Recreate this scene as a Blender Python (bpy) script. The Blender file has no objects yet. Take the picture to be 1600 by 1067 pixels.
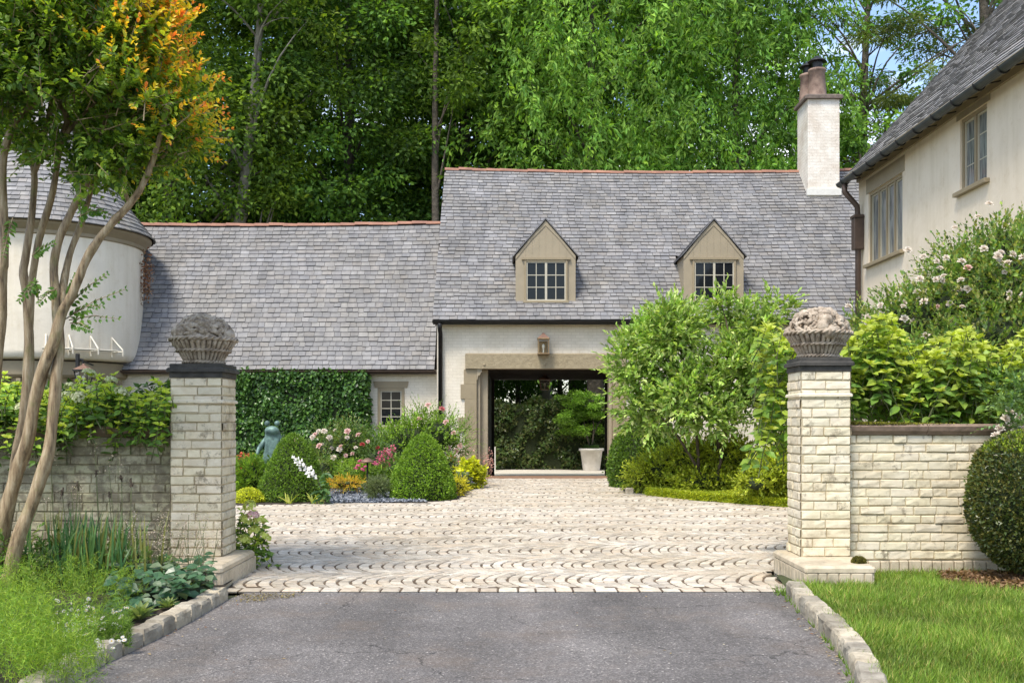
import bpy, math, random
import numpy as np
from mathutils import Vector, noise
R = math.radians
rng = np.random.default_rng(7)
random.seed(7)
sc = bpy.context.scene
col = sc.collection

# ---------------------------------------------------------------- camera, sky, sun
CH = 1.43
F = 1600.0
cam = bpy.data.objects.new('camera', bpy.data.cameras.new('camera'))
col.objects.link(cam); sc.camera = cam
cam.location = (0, 0, CH); cam.rotation_euler = (R(90), 0, 0)
cam.data.sensor_width = 36; cam.data.lens = 36
cam.data.shift_y = 121.5 / 1600
cam.data.clip_end = 3000; cam.data.clip_start = 0.05

SUN_EL, SUN_AZ = R(59), R(211)
w = bpy.data.worlds.new('World'); sc.world = w; w.use_nodes = True
nt = w.node_tree
bg = nt.nodes['Background']
sky = nt.nodes.new('ShaderNodeTexSky'); sky.sky_type = 'NISHITA'; sky.sun_disc = False
sky.sun_elevation = SUN_EL; sky.sun_rotation = SUN_AZ; sky.air_density = 1.0; sky.dust_density = 1.2
# thin clouds over the sky
tc = nt.nodes.new('ShaderNodeTexCoord')
mp = nt.nodes.new('ShaderNodeMapping'); mp.inputs['Scale'].default_value = (1, 1, 2.2)
cn = nt.nodes.new('ShaderNodeTexNoise'); cn.inputs['Scale'].default_value = 4.5; cn.inputs['Detail'].default_value = 7; cn.inputs['Roughness'].default_value = .6
cr = nt.nodes.new('ShaderNodeValToRGB'); cr.color_ramp.elements[0].position = .51; cr.color_ramp.elements[1].position = .74
mx = nt.nodes.new('ShaderNodeMix'); mx.data_type = 'RGBA'
mx.inputs[7].default_value = (8.0, 8.0, 8.0, 1)
nt.links.new(tc.outputs['Generated'], mp.inputs['Vector']); nt.links.new(mp.outputs[0], cn.inputs['Vector'])
nt.links.new(cn.outputs['Fac'], cr.inputs[0]); nt.links.new(cr.outputs[0], mx.inputs[0])
nt.links.new(sky.outputs[0], mx.inputs[6]); nt.links.new(mx.outputs[2], bg.inputs['Color'])
bg.inputs['Strength'].default_value = 0.15
sd = Vector((math.sin(SUN_AZ) * math.cos(SUN_EL), math.cos(SUN_AZ) * math.cos(SUN_EL), math.sin(SUN_EL)))
sl = bpy.data.lights.new('sun', 'SUN'); sl.energy = 2.1; sl.angle = R(15); sl.color = (1, .94, .83)
so = bpy.data.objects.new('sun', sl); col.objects.link(so); so.rotation_euler = sd.to_track_quat('Z', 'Y').to_euler()
sc.view_settings.view_transform = 'Standard'; sc.view_settings.look = 'None'
sc.view_settings.exposure = 1.02; sc.view_settings.gamma = 1

# ---------------------------------------------------------------- helpers
ORG = {}
def at(px, py, d):            # a point of the place d metres in front of the camera
    return Vector(((px - 800) / F * d, d, CH + (655 - py) / F * d))
def gnd(px, py, z=0.0):
    d = (CH - z) * F / (py - 655)
    return Vector(((px - 800) / F * d, d, z))
def tag(o, label=None, cat=None, group=None, kind=None):
    if label: o['label'] = label
    if cat: o['category'] = cat
    if group: o['group'] = group
    if kind: o['kind'] = kind
    return o
def thing(name, label, cat, loc=(0, 0, 0), group=None):
    o = bpy.data.objects.new(name, None); col.objects.link(o); o.location = loc; o.empty_display_size = .1
    ORG[o.name] = Vector(loc)
    return tag(o, label, cat, group)
def link_mesh(me, name, mat, parent):
    o = bpy.data.objects.new(name, me); col.objects.link(o)
    if mat:
        for m_ in (mat if isinstance(mat, (list, tuple)) else [mat]): me.materials.append(m_)
    if parent: o.parent = parent; ORG[o.name] = ORG[parent.name]
    return o
def np_mesh(name, V, faces_flat, loop_tot, mat, parent=None, cols=None, smooth=False, org=None):
    V = np.asarray(V, dtype=np.float64)
    if parent: org = np.array(ORG[parent.name])
    elif org is None: org = np.array([(V[:, 0].min() + V[:, 0].max()) / 2, (V[:, 1].min() + V[:, 1].max()) / 2, V[:, 2].min()])
    V = V - np.array(org)
    me = bpy.data.meshes.new(name)
    me.vertices.add(len(V)); me.vertices.foreach_set('co', V.astype(np.float32).ravel())
    loop_tot = np.asarray(loop_tot, dtype=np.int32)
    me.loops.add(len(faces_flat)); me.loops.foreach_set('vertex_index', np.asarray(faces_flat, dtype=np.int32))
    me.polygons.add(len(loop_tot))
    st = np.concatenate([[0], np.cumsum(loop_tot)[:-1]]).astype(np.int32)
    me.polygons.foreach_set('loop_start', st); me.polygons.foreach_set('loop_total', loop_tot)
    me.polygons.foreach_set('use_smooth', np.full(len(loop_tot), bool(smooth)))
    if cols is not None:
        a = me.color_attributes.new('Col', 'FLOAT_COLOR', 'POINT')
        c4 = np.ones((len(V), 4), dtype=np.float32); c4[:, :3] = cols
        a.data.foreach_set('color', c4.ravel())
    me.update(calc_edges=True); me.validate()
    o = link_mesh(me, name, mat, parent)
    if not parent: o.location = Vector(org); ORG[o.name] = Vector(org)
    return o

class MB:
    def __init__(s): s.v = []; s.f = []; s.c = []
    def add(s, vs, fs, c=None):
        b = len(s.v); s.v += [tuple(p) for p in vs]; s.f += [tuple(i + b for i in f) for f in fs]
        s.c += [c or (1, 1, 1)] * len(vs); return s
    def box(s, x0, x1, y0, y1, z0, z1, c=None):
        return s.add([(x0,y0,z0),(x1,y0,z0),(x1,y1,z0),(x0,y1,z0),(x0,y0,z1),(x1,y0,z1),(x1,y1,z1),(x0,y1,z1)],
              [(0,3,2,1),(4,5,6,7),(0,1,5,4),(1,2,6,5),(2,3,7,6),(3,0,4,7)], c)
    def rbox(s, x0, x1, y0, y1, z0, z1, b=.01, c=None):   # box with chamfered top and vertical edges
        vs = []; 
        for (z, i) in ((z0, 0), (z1 - b, 0), (z1, b)):
            X0, X1, Y0, Y1 = x0 + i, x1 - i, y0 + i, y1 - i
            vs += [(X0+b,Y0,z),(X1-b,Y0,z),(X1,Y0+b,z),(X1,Y1-b,z),(X1-b,Y1,z),(X0+b,Y1,z),(X0,Y1-b,z),(X0,Y0+b,z)]
        fs = [tuple(range(16, 24)), tuple(reversed(range(8)))]
        for k in (0, 8):
            for i in range(8): j = (i + 1) % 8; fs.append((k+i, k+j, k+8+j, k+8+i))
        return s.add(vs, fs, c)
    def prism(s, poly, axis, a, b, c=None):   # poly of 2D points extruded along axis from a to b
        n = len(poly); vs = []
        for t in (a, b):
            for (p, q) in poly:
                vs.append((t, p, q) if axis == 'x' else (p, t, q) if axis == 'y' else (p, q, t))
        fs = [tuple(range(n)), tuple(reversed(range(n, 2 * n)))]
        for i in range(n): j = (i + 1) % n; fs.append((i, i + n, j + n, j))
        return s.add(vs, fs, c)
    def tube(s, pts, rad, n=8, c=None, rough=0, cap=True):
        pts = [Vector(p) for p in pts]
        if not hasattr(rad, '__len__'): rad = [rad] * len(pts)
        vs = []; fs = []; ref = None
        for i, p in enumerate(pts):
            d = (pts[min(i + 1, len(pts) - 1)] - pts[max(i - 1, 0)])
            d = d.normalized() if d.length > 1e-9 else Vector((0, 0, 1))
            if ref is None: ref = d.orthogonal().normalized()
            ref = (ref - d * ref.dot(d)); ref = ref.normalized() if ref.length > 1e-6 else d.orthogonal().normalized()
            q = d.cross(ref)
            for k in range(n):
                a = 2 * math.pi * k / n
                rr = rad[i]
                if rough: rr *= 1 + rough * noise.noise(Vector((math.cos(a) * 1.3, math.sin(a) * 1.3, i * .35 + p.x * 3)))
                vs.append(p + (ref * math.cos(a) + q * math.sin(a)) * rr)
        for i in range(len(pts) - 1):
            for k in range(n):
                k2 = (k + 1) % n; fs.append((i*n+k, i*n+k2, (i+1)*n+k2, (i+1)*n+k))
        if cap: fs += [tuple(reversed(range(n))), tuple(range((len(pts)-1)*n, len(pts)*n))]
        return s.add(vs, fs, c)
    def lathe(s, prof, cx, cy, n=32, a0=0, a1=2*math.pi, c=None):
        full = abs(a1 - a0 - 2 * math.pi) < 1e-6; m = n if full else n + 1
        vs = []; fs = []
        for (r, z) in prof:
            for k in range(m):
                a = a0 + (a1 - a0) * k / n; vs.append((cx + r * math.cos(a), cy + r * math.sin(a), z))
        for i in range(len(prof) - 1):
            for k in range(n):
                k2 = (k + 1) % m; fs.append((i*m+k, i*m+k2, (i+1)*m+k2, (i+1)*m+k))
        return s.add(vs, fs, c)
    def ball(s, c0, r, seg=10, rings=7, sq=(1, 1, 1), lump=0, rib=0, c=None):
        vs = []; fs = []; sd_ = random.random() * 50
        for i in range(rings + 1):
            th = math.pi * i / rings
            for k in range(seg):
                a = 2 * math.pi * k / seg
                d = Vector((math.sin(th) * math.cos(a), math.sin(th) * math.sin(a), math.cos(th)))
                rr = r * (1 + (lump * noise.noise(d * 2.2 + Vector((sd_, 0, 0))) if lump else 0)) * (1 - rib * abs(math.sin(a * 4)))
                vs.append((c0[0] + d.x * rr * sq[0], c0[1] + d.y * rr * sq[1], c0[2] + d.z * rr * sq[2]))
        for i in range(rings):
            for k in range(seg):
                k2 = (k + 1) % seg; fs.append((i*seg+k, (i+1)*seg+k, (i+1)*seg+k2, i*seg+k2))
        return s.add(vs, fs, c)
    def build(s, name, mat, parent=None, smooth=False, bevel=0, cols=False, org=None, label=None):
        ff = [i for f in s.f for i in f]; lt = [len(f) for f in s.f]
        o = np_mesh(name, np.array(s.v), ff, lt, mat, parent, np.array(s.c) if cols else None, smooth, org)
        if bevel:
            m = o.modifiers.new('bevel', 'BEVEL'); m.width = bevel; m.segments = 2; m.limit_method = 'ANGLE'
        if smooth and not bevel:
            pass
        if label: o['label'] = label
        return o

# ---- leaves
T4 = (np.array([[0,0,0],[.5,.45,.12],[0,1,0],[-.5,.45,.12]]), [(0,1,2),(0,2,3)])
T8 = (np.array([[0,0,0],[.36,.26,.10],[.44,.58,.12],[0,1,-.05],[-.44,.58,.12],[-.36,.26,.10],[0,.32,0],[0,.64,.02]]),
      [(0,1,6),(1,2,7,6),(2,3,7),(0,6,5),(5,6,7,4),(4,7,3)])
T3 = (np.array([[-.5,0,0],[.5,0,0],[0,1,0]]), [(0,1,2)])
TB = (np.array([[-.5,0,0],[.5,0,0],[.42,.4,.06],[-.42,.4,.06],[.3,.75,.05],[-.3,.75,.05],[0,1,-.05]]), [(0,1,2,3),(3,2,4,5),(5,4,6)])   # strap blade
TG = (np.array([[-.5,0,0],[.5,0,0],[.3,.55,.1],[-.3,.55,.1],[0,1,.35]]), [(0,1,2,3),(3,2,4)])     # bent grass blade
def norm(a): return a / np.maximum(np.linalg.norm(a, axis=1, keepdims=True), 1e-9)
def rdir(n): return norm(rng.normal(size=(n, 3)))
class LV:                      # a pile of leaves
    def __init__(s, tmpl=T4): s.t = tmpl; s.P = []; s.D = []; s.N = []; s.L = []; s.W = []; s.C = []
    def add(s, P, D, N, L, W, C):
        n = len(P)
        s.P.append(np.asarray(P, float)); s.D.append(np.asarray(D, float)); s.N.append(np.asarray(N, float))
        s.L.append(np.broadcast_to(L, (n,)).astype(float)); s.W.append(np.broadcast_to(W, (n,)).astype(float))
        s.C.append(np.broadcast_to(C, (n, 3)).astype(float)); return s
    def build(s, name, mat, parent=None, smooth=False):
        P = np.concatenate(s.P); D = norm(np.concatenate(s.D)); N = np.concatenate(s.N); L = np.concatenate(s.L); W = np.concatenate(s.W); C = np.concatenate(s.C)
        X = norm(np.cross(D, N)); N = np.cross(X, D)
        tv, tf = s.t; k = len(tv); n = len(P)
        V = (P[:, None, :] + X[:, None, :] * (tv[None, :, 0:1] * W[:, None, None]) + D[:, None, :] * (tv[None, :, 1:2] * L[:, None, None])
             + N[:, None, :] * (tv[None, :, 2:3] * L[:, None, None])).reshape(-1, 3)
        fl = np.concatenate([np.array(f) for f in tf]); lt = np.array([len(f) for f in tf])
        FF = (fl[None, :] + (np.arange(n) * k)[:, None]).ravel(); LT = np.tile(lt, n)
        return np_mesh(name, V, FF, LT, mat, parent, np.repeat(C, k, axis=0), smooth)
def cmix(n, *cs, jit=.18, w=None):    # random colours between the given ones
    cs = np.array(cs); i = rng.choice(len(cs), n, p=w); j = rng.choice(len(cs), n, p=w); t = rng.random((n, 1))
    c = cs[i] * t + cs[j] * (1 - t)
    return c * (1 + jit * rng.normal(size=(n, 1))).clip(.4, 1.8)

# ---------------------------------------------------------------- materials
def newmat(name):
    m = bpy.data.materials.new(name); m.use_nodes = True
    return m, m.node_tree, m.node_tree.nodes['Principled BSDF']
def N(nt, t, **kw):
    n = nt.nodes.new(t)
    for k, v in kw.items():
        if k in n.inputs.keys(): n.inputs[k].default_value = v
        else: setattr(n, k, v)
    return n
def ramp(nt, fac, stops):
    r = nt.nodes.new('ShaderNodeValToRGB'); e = r.color_ramp.elements
    while len(e) < len(stops): e.new(.5)
    for i, (p, c) in enumerate(stops): e[i].position = p; e[i].color = (*c, 1) if len(c) == 3 else c
    nt.links.new(fac, r.inputs[0]); return r.outputs[0]
def mixc(nt, a, b, fac, mode='MIX'):
    m = nt.nodes.new('ShaderNodeMix'); m.data_type = 'RGBA'; m.blend_type = mode
    for s_, v in ((6, a), (7, b), (0, fac)):
        if hasattr(v, 'links'): nt.links.new(v, m.inputs[s_])
        else: m.inputs[s_].default_value = (*v, 1) if hasattr(v, '__len__') else v
    return m.outputs[2]
def bump(nt, b, h, strength=.3, dist=.01, prev=None):
    n = nt.nodes.new('ShaderNodeBump'); n.inputs['Strength'].default_value = strength; n.inputs['Distance'].default_value = dist
    nt.links.new(h, n.inputs['Height'])
    if prev: nt.links.new(prev, n.inputs['Normal'])
    if b: nt.links.new(n.outputs[0], b.inputs['Normal'])
    return n.outputs[0]
def coords(nt, sc_=(1, 1, 1), rot=(0, 0, 0), loc=(0, 0, 0)):
    t = nt.nodes.new('ShaderNodeTexCoord'); m = nt.nodes.new('ShaderNodeMapping')
    m.inputs['Scale'].default_value = sc_; m.inputs['Rotation'].default_value = rot; m.inputs['Location'].default_value = loc
    nt.links.new(t.outputs['Object'], m.inputs[0]); return m.outputs[0]
def noise_t(nt, vec, scale, detail=4, rough=.55):
    n = N(nt, 'ShaderNodeTexNoise', Scale=scale, Detail=detail, Roughness=rough); nt.links.new(vec, n.inputs['Vector']); return n.outputs['Fac']
def simple(name, c1, c2=None, rough=.6, scale=6, metal=0, bs=.15, bscale=40, spec=.4, dist=.005):
    m, nt, b = newmat(name); v = coords(nt)
    c2 = c2 or tuple(x * .75 for x in c1)
    f = noise_t(nt, v, scale, 5, .6)
    nt.links.new(ramp(nt, f, [(.32, c2), (.68, c1)]), b.inputs['Base Color'])
    b.inputs['Roughness'].default_value = rough; b.inputs['Metallic'].default_value = metal; b.inputs['Specular IOR Level'].default_value = spec
    if bs: bump(nt, b, noise_t(nt, v, bscale, 4), bs, dist)
    return m
def leafmat(name, trans=.35, rough=.45, spec=.35, tint=(1.25, 1.3, .45), gain=(1, 1, 1)):
    m, nt, b = newmat(name)
    a = N(nt, 'ShaderNodeAttribute', attribute_name='Col')
    gc_ = mixc(nt, a.outputs['Color'], gain, 1.0, 'MULTIPLY'); nt.links.new(gc_, b.inputs['Base Color'])
    b.inputs['Roughness'].default_value = rough; b.inputs['Specular IOR Level'].default_value = spec
    t = N(nt, 'ShaderNodeBsdfTranslucent'); nt.links.new(mixc(nt, gc_, tint, 1.0, 'MULTIPLY'), t.inputs['Color'])
    x = N(nt, 'ShaderNodeMixShader'); x.inputs[0].default_value = trans
    nt.links.new(b.outputs[0], x.inputs[1]); nt.links.new(t.outputs[0], x.inputs[2])
    nt.links.new(x.outputs[0], nt.nodes['Material Output'].inputs['Surface'])
    return m
M_leaf = leafmat('leaf', gain=(1.55, 1.3, 1.1)); M_gloss = leafmat('glossy leaf', .25, .32, .5, gain=(1.5, 1.25, 1.2)); M_far = leafmat('far leaf', .45, .6, .2, gain=(2.45, 1.95, 1.6))
_nt = M_far.node_tree; _oi = _nt.nodes.new('ShaderNodeObjectInfo'); _at = [n_ for n_ in _nt.nodes if n_.type == 'ATTRIBUTE'][0]
_old = [l.to_socket for l in _at.outputs['Color'].links]
_nc = mixc(_nt, _at.outputs['Color'], ramp(_nt, _oi.outputs['Random'], [(0, (.72, .80, .85)), (.5, (1, 1, 1)), (1, (1.3, 1.15, .9))]), 1.0, 'MULTIPLY')
for _s in _old: _nt.links.new(_nc, _s)
M_crl = leafmat('crape leaf', .48, .4, .35, (1.35, 1.35, .5), gain=(1.75, 1.5, 1.1))
M_petal = leafmat('petal', .3, .6, .2, (1, .97, .93))
M_grass = leafmat('grass blade', .35, .5, .3, gain=(1.5, 1.25, 1.0))

def slate_mat():
    m, nt, b = newmat('slate'); v = coords(nt)
    a = N(nt, 'ShaderNodeAttribute', attribute_name='Col')
    f = noise_t(nt, v, 9, 6, .65)
    c = mixc(nt, a.outputs['Color'], ramp(nt, f, [(.3, (.82, .82, .84)), (.7, (1.15, 1.13, 1.1))]), 1.0, 'MULTIPLY')
    f2 = noise_t(nt, v, .9, 5, .6)
    c = mixc(nt, c, ramp(nt, f2, [(.35, (.86, .84, .8)), (.65, (1.08, 1.08, 1.1))]), 1.0, 'MULTIPLY')
    c = mixc(nt, c, ramp(nt, noise_t(nt, coords(nt, (2.2, .35, .35)), 1.6, 6, .65), [(.34, (.80, .80, .81)), (.6, (1.06, 1.05, 1.04))]), 1.0, 'MULTIPLY')
    li = ramp(nt, noise_t(nt, v, 5.5, 7, .75), [(.62, (0, 0, 0)), (.72, (.5, .5, .5))])
    c = mixc(nt, c, (.36, .35, .31), li)
    nt.links.new(c, b.inputs['Base Color']); b.inputs['Roughness'].default_value = .62
    bump(nt, b, noise_t(nt, v, 35, 5), .35, .006); return m
M_slate = slate_mat()

def painted_brick(name, base, dirt, bw=.21, bh=.075, amt=.12, axis='xz', mould=0.0, rough_=1.0, sp=.66):
    m, nt, b = newmat(name)
    t = nt.nodes.new('ShaderNodeTexCoord'); s = N(nt, 'ShaderNodeSeparateXYZ'); c = N(nt, 'ShaderNodeCombineXYZ')
    nt.links.new(t.outputs['Object'], s.inputs[0])
    ad = N(nt, 'ShaderNodeMath', operation='ADD'); nt.links.new(s.outputs[0], ad.inputs[0]); nt.links.new(s.outputs[1], ad.inputs[1])
    nt.links.new(ad.outputs[0], c.inputs[0]); nt.links.new(s.outputs[2], c.inputs[1])
    wv = N(nt, 'ShaderNodeTexNoise', Scale=2.5, Detail=3); nt.links.new(t.outputs['Object'], wv.inputs['Vector'])
    vm = N(nt, 'ShaderNodeVectorMath', operation='SCALE'); vm.inputs['Scale'].default_value = .02
    nt.links.new(wv.outputs['Color'], vm.inputs[0])
    va = N(nt, 'ShaderNodeVectorMath', operation='ADD'); nt.links.new(c.outputs[0], va.inputs[0]); nt.links.new(vm.outputs[0], va.inputs[1])
    br = N(nt, 'ShaderNodeTexBrick'); nt.links.new(va.outputs[0], br.inputs['Vector'])
    br.inputs['Scale'].default_value = 1; br.inputs['Brick Width'].default_value = bw; br.inputs['Row Height'].default_value = bh
    br.inputs['Mortar Size'].default_value = .008; br.inputs['Mortar Smooth'].default_value = .4
    br.inputs['Color1'].default_value = (1, 1, 1, 1); br.inputs['Color2'].default_value = (.86, .86, .85, 1); br.inputs['Mortar'].default_value = (.7, .67, .62, 1)
    v = t.outputs['Object']
    f = noise_t(nt, v, 1.6, 7, .65)
    base_c = ramp(nt, f, [(.36, dirt), (.58, base)])
    cc = mixc(nt, base_c, br.outputs['Color'], .55, 'MULTIPLY')
    spots = ramp(nt, noise_t(nt, v, 16, 5, .7), [(sp, (0, 0, 0)), (sp + .06, (1, 1, 1))])
    cc = mixc(nt, cc, (.3, .18, .1), N(nt, 'ShaderNodeMath').outputs[0] if False else amt * .0) if amt == 0 else cc
    sm = N(nt, 'ShaderNodeMath', operation='MULTIPLY'); sm.inputs[1].default_value = .4; nt.links.new(spots, sm.inputs[0])
    cc = mixc(nt, cc, (.34, .24, .16), sm.outputs[0])
    nt.links.new(cc, b.inputs['Base Color']); b.inputs['Roughness'].default_value = .7
    b1 = bump(nt, None, br.outputs['Fac'], -.8, .012 * rough_)
    bump(nt, b, noise_t(nt, v, 18, 6, .65), .6, .014 * rough_, b1); return m
M_wbrick = painted_brick('white painted brick', (.76, .69, .57), (.66, .59, .47))
M_chim = painted_brick('chimney brick', (.82, .76, .67), (.66, .57, .47), bh=.085, rough_=1.6, sp=.60)


def fore_brick(name, base, mid, dirt, mould):
    m, nt, b = newmat(name); v = coords(nt)
    a = N(nt, 'ShaderNodeAttribute', attribute_name='Col')
    c = ramp(nt, noise_t(nt, v, 3.2, 8, .7), [(.3, dirt), (.45, mid), (.6, base)])
    c = mixc(nt, c, a.outputs['Color'], 1.0, 'MULTIPLY')
    f = ramp(nt, noise_t(nt, v, 7.5, 8, .75), [(.60 - mould, (0, 0, 0)), (.70 - mould, (1, 1, 1))])
    mu = N(nt, 'ShaderNodeMath', operation='MULTIPLY'); mu.inputs[1].default_value = .75; nt.links.new(f, mu.inputs[0])
    c = mixc(nt, c, (.16, .125, .08), mu.outputs[0])
    nt.links.new(c, b.inputs['Base Color']); b.inputs['Roughness'].default_value = .72
    b1 = bump(nt, None, noise_t(nt, v, 14, 5, .6), .5, .012)
    bump(nt, b, noise_t(nt, v, 90, 5, .7), .3, .003, b1); return m
M_fbrick = fore_brick('cream painted brick', (.76, .675, .51), (.68, .59, .42), (.42, .34, .22), .045)
M_fbrick2 = fore_brick('weathered cream brick', (.76, .67, .50), (.66, .565, .40), (.36, .29, .18), .05)
M_fbrick3 = fore_brick('mossy cream brick', (.50, .45, .30), (.35, .32, .20), (.15, .14, .08), .15)
M_plinth = fore_brick('plinth stone', (.60, .50, .36), (.47, .39, .27), (.28, .24, .17), .03)

M_stucco = simple('cream stucco', (.78, .68, .54), (.71, .61, .47), .8, 1.0, bs=.45, bscale=7, dist=.018)
M_stucco2 = simple('pale stucco', (.84, .76, .62), (.76, .68, .55), .8, 1.0, bs=.45, bscale=7, dist=.018)
for _m in (M_stucco, M_stucco2):
    _nt = _m.node_tree; _b = _nt.nodes['Principled BSDF']; _l = _b.inputs['Base Color'].links[0].from_socket
    _c = mixc(_nt, _l, ramp(_nt, noise_t(_nt, coords(_nt, (3.5, 3.5, .35)), 1.3, 6, .65), [(.33, (.93, .91, .87)), (.55, (1.02, 1.01, 1.0))]), 1.0, 'MULTIPLY')
    _c = mixc(_nt, _c, ramp(_nt, noise_t(_nt, coords(_nt), 5, 7, .75), [(.30, (.90, .87, .81)), (.46, (1, 1, 1))]), 1.0, 'MULTIPLY')
    _nt.links.new(_c, _b.inputs['Base Color'])
M_trim = simple('taupe painted wood', (.31, .25, .155), (.27, .215, .135), .55, 5, bs=.2, bscale=30)
M_trim2 = simple('light taupe board', (.34, .28, .19), (.30, .25, .17), .55, 4, bs=.15, bscale=30)
M_beam = simple('rough taupe timber', (.35, .285, .18), (.26, .21, .13), .75, 9, bs=.9, bscale=14, dist=.02)
M_sash = simple('sash paint', (.50, .46, .36), (.44, .40, .31), .5, 8, bs=.05)
M_dark = simple('dark gutter metal', (.035, .033, .032), (.02, .02, .02), .45, 10, metal=.5)
M_green = simple('patinated gutter', (.075, .085, .08), (.045, .05, .05), .5, 5, metal=.4)
M_brown = simple('brown downspout', (.10, .068, .052), (.07, .048, .036), .5, 8, metal=.3)
M_copper = simple('weathered copper', (.30, .17, .12), (.17, .11, .085), .5, 6, metal=.5)
M_brass = simple('antique brass', (.36, .25, .13), (.20, .13, .07), .45, 12, metal=.6)
M_terra = simple('terracotta', (.40, .20, .13), (.24, .12, .085), .75, 2.2, bs=.4)
M_pot = simple('chimney pot clay', (.36, .25, .19), (.17, .11, .085), .75, 5, bs=.3)
M_capst = simple('soot dark stone', (.075, .068, .058), (.03, .028, .024), .75, 9, bs=.6, bscale=30, dist=.01)
M_chcap = simple('chimney cap stone', (.20, .155, .125), (.11, .085, .07), .8, 9, bs=.5)
M_coping = simple('brown coping', (.30, .21, .15), (.14, .10, .07), .75, 7, bs=.6, bscale=25, dist=.01)
M_int = simple('dark stained timber', (.045, .032, .024), (.03, .022, .017), .7, 6)
M_cream = simple('cream paint', (.68, .63, .52), (.58, .53, .43), .6, 12)
M_white = simple('white paint', (.72, .70, .64), (.62, .60, .54), .6, 12)
M_ink = simple('black ink', (.03, .03, .03), (.02, .02, .02), .6)
M_bark = simple('grey bark', (.16, .13, .10), (.06, .05, .04), .9, 7, bs=1, bscale=16, dist=.05)
M_palebark = simple('pale bark', (.30, .27, .22), (.14, .125, .10), .85, 4, bs=.7, bscale=12, dist=.03)
M_stem = simple('green stem', (.12, .16, .05), (.09, .08, .04), .7, 10)
M_wood = simple('brown stem', (.11, .08, .055), (.06, .045, .03), .85, 10)
M_moss = leafmat('moss', .1, .9, .1)

def bark_crape():
    m, nt, b = newmat('crape myrtle bark'); v = coords(nt, (9, 9, 1.3))
    f = noise_t(nt, v, 2.8, 7, .68)
    c = ramp(nt, f, [(.32, (.07, .045, .024)), (.44, (.23, .155, .08)), (.55, (.36, .265, .15)), (.72, (.52, .42, .28))])
    v2 = coords(nt); g = ramp(nt, noise_t(nt, v2, 5, 5, .7), [(.55, (0, 0, 0)), (.68, (.6, .6, .6))])
    c = mixc(nt, c, (.20, .19, .06), g)
    nt.links.new(c, b.inputs['Base Color']); b.inputs['Roughness'].default_value = .6
    bump(nt, b, f, .6, .02); return m
M_crape = bark_crape()

def glass_mat():
    m, nt, b = newmat('window glass'); v = coords(nt)
    b.inputs['Base Color'].default_value = (.012, .014, .016, 1); b.inputs['Roughness'].default_value = .04; b.inputs['Specular IOR Level'].default_value = .22
    bump(nt, b, noise_t(nt, v, 3, 2), .08, .02); return m
M_glass = glass_mat()
def lead_glass():
    m, nt, b = newmat('curtained glass'); v = coords(nt, (1, 14, 1))
    c = ramp(nt, noise_t(nt, v, 2.0, 3), [(.35, (.045, .05, .05)), (.62, (.30, .31, .29))])
    nt.links.new(c, b.inputs['Base Color']); b.inputs['Roughness'].default_value = .07; b.inputs['Specular IOR Level'].default_value = .6
    return m
M_lead = lead_glass()
def clear_glass():
    m, nt, b = newmat('lantern glass'); b.inputs['Base Color'].default_value = (.85, .85, .8, 1)
    b.inputs['Transmission Weight'].default_value = 1; b.inputs['Roughness'].default_value = .05; b.inputs['IOR'].default_value = 1.1; return m
M_lglass = clear_glass()
M_bulb = simple('bulb glass', (.8, .78, .7), (.75, .72, .62), .3, 5, bs=0)

def basket_mat():
    m, nt, b = newmat('cast stone'); v = coords(nt)
    c = ramp(nt, noise_t(nt, v, 13, 7, .7), [(.30, (.09, .068, .048)), (.43, (.27, .21, .15)), (.56, (.44, .36, .27)), (.75, (.56, .48, .38))])
    ao = N(nt, 'ShaderNodeNewGeometry')
    nt.links.new(c, b.inputs['Base Color']); b.inputs['Roughness'].default_value = .85
    bump(nt, b, noise_t(nt, v, 70, 5, .7), .6, .004); return m
M_cast = basket_mat()

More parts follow.
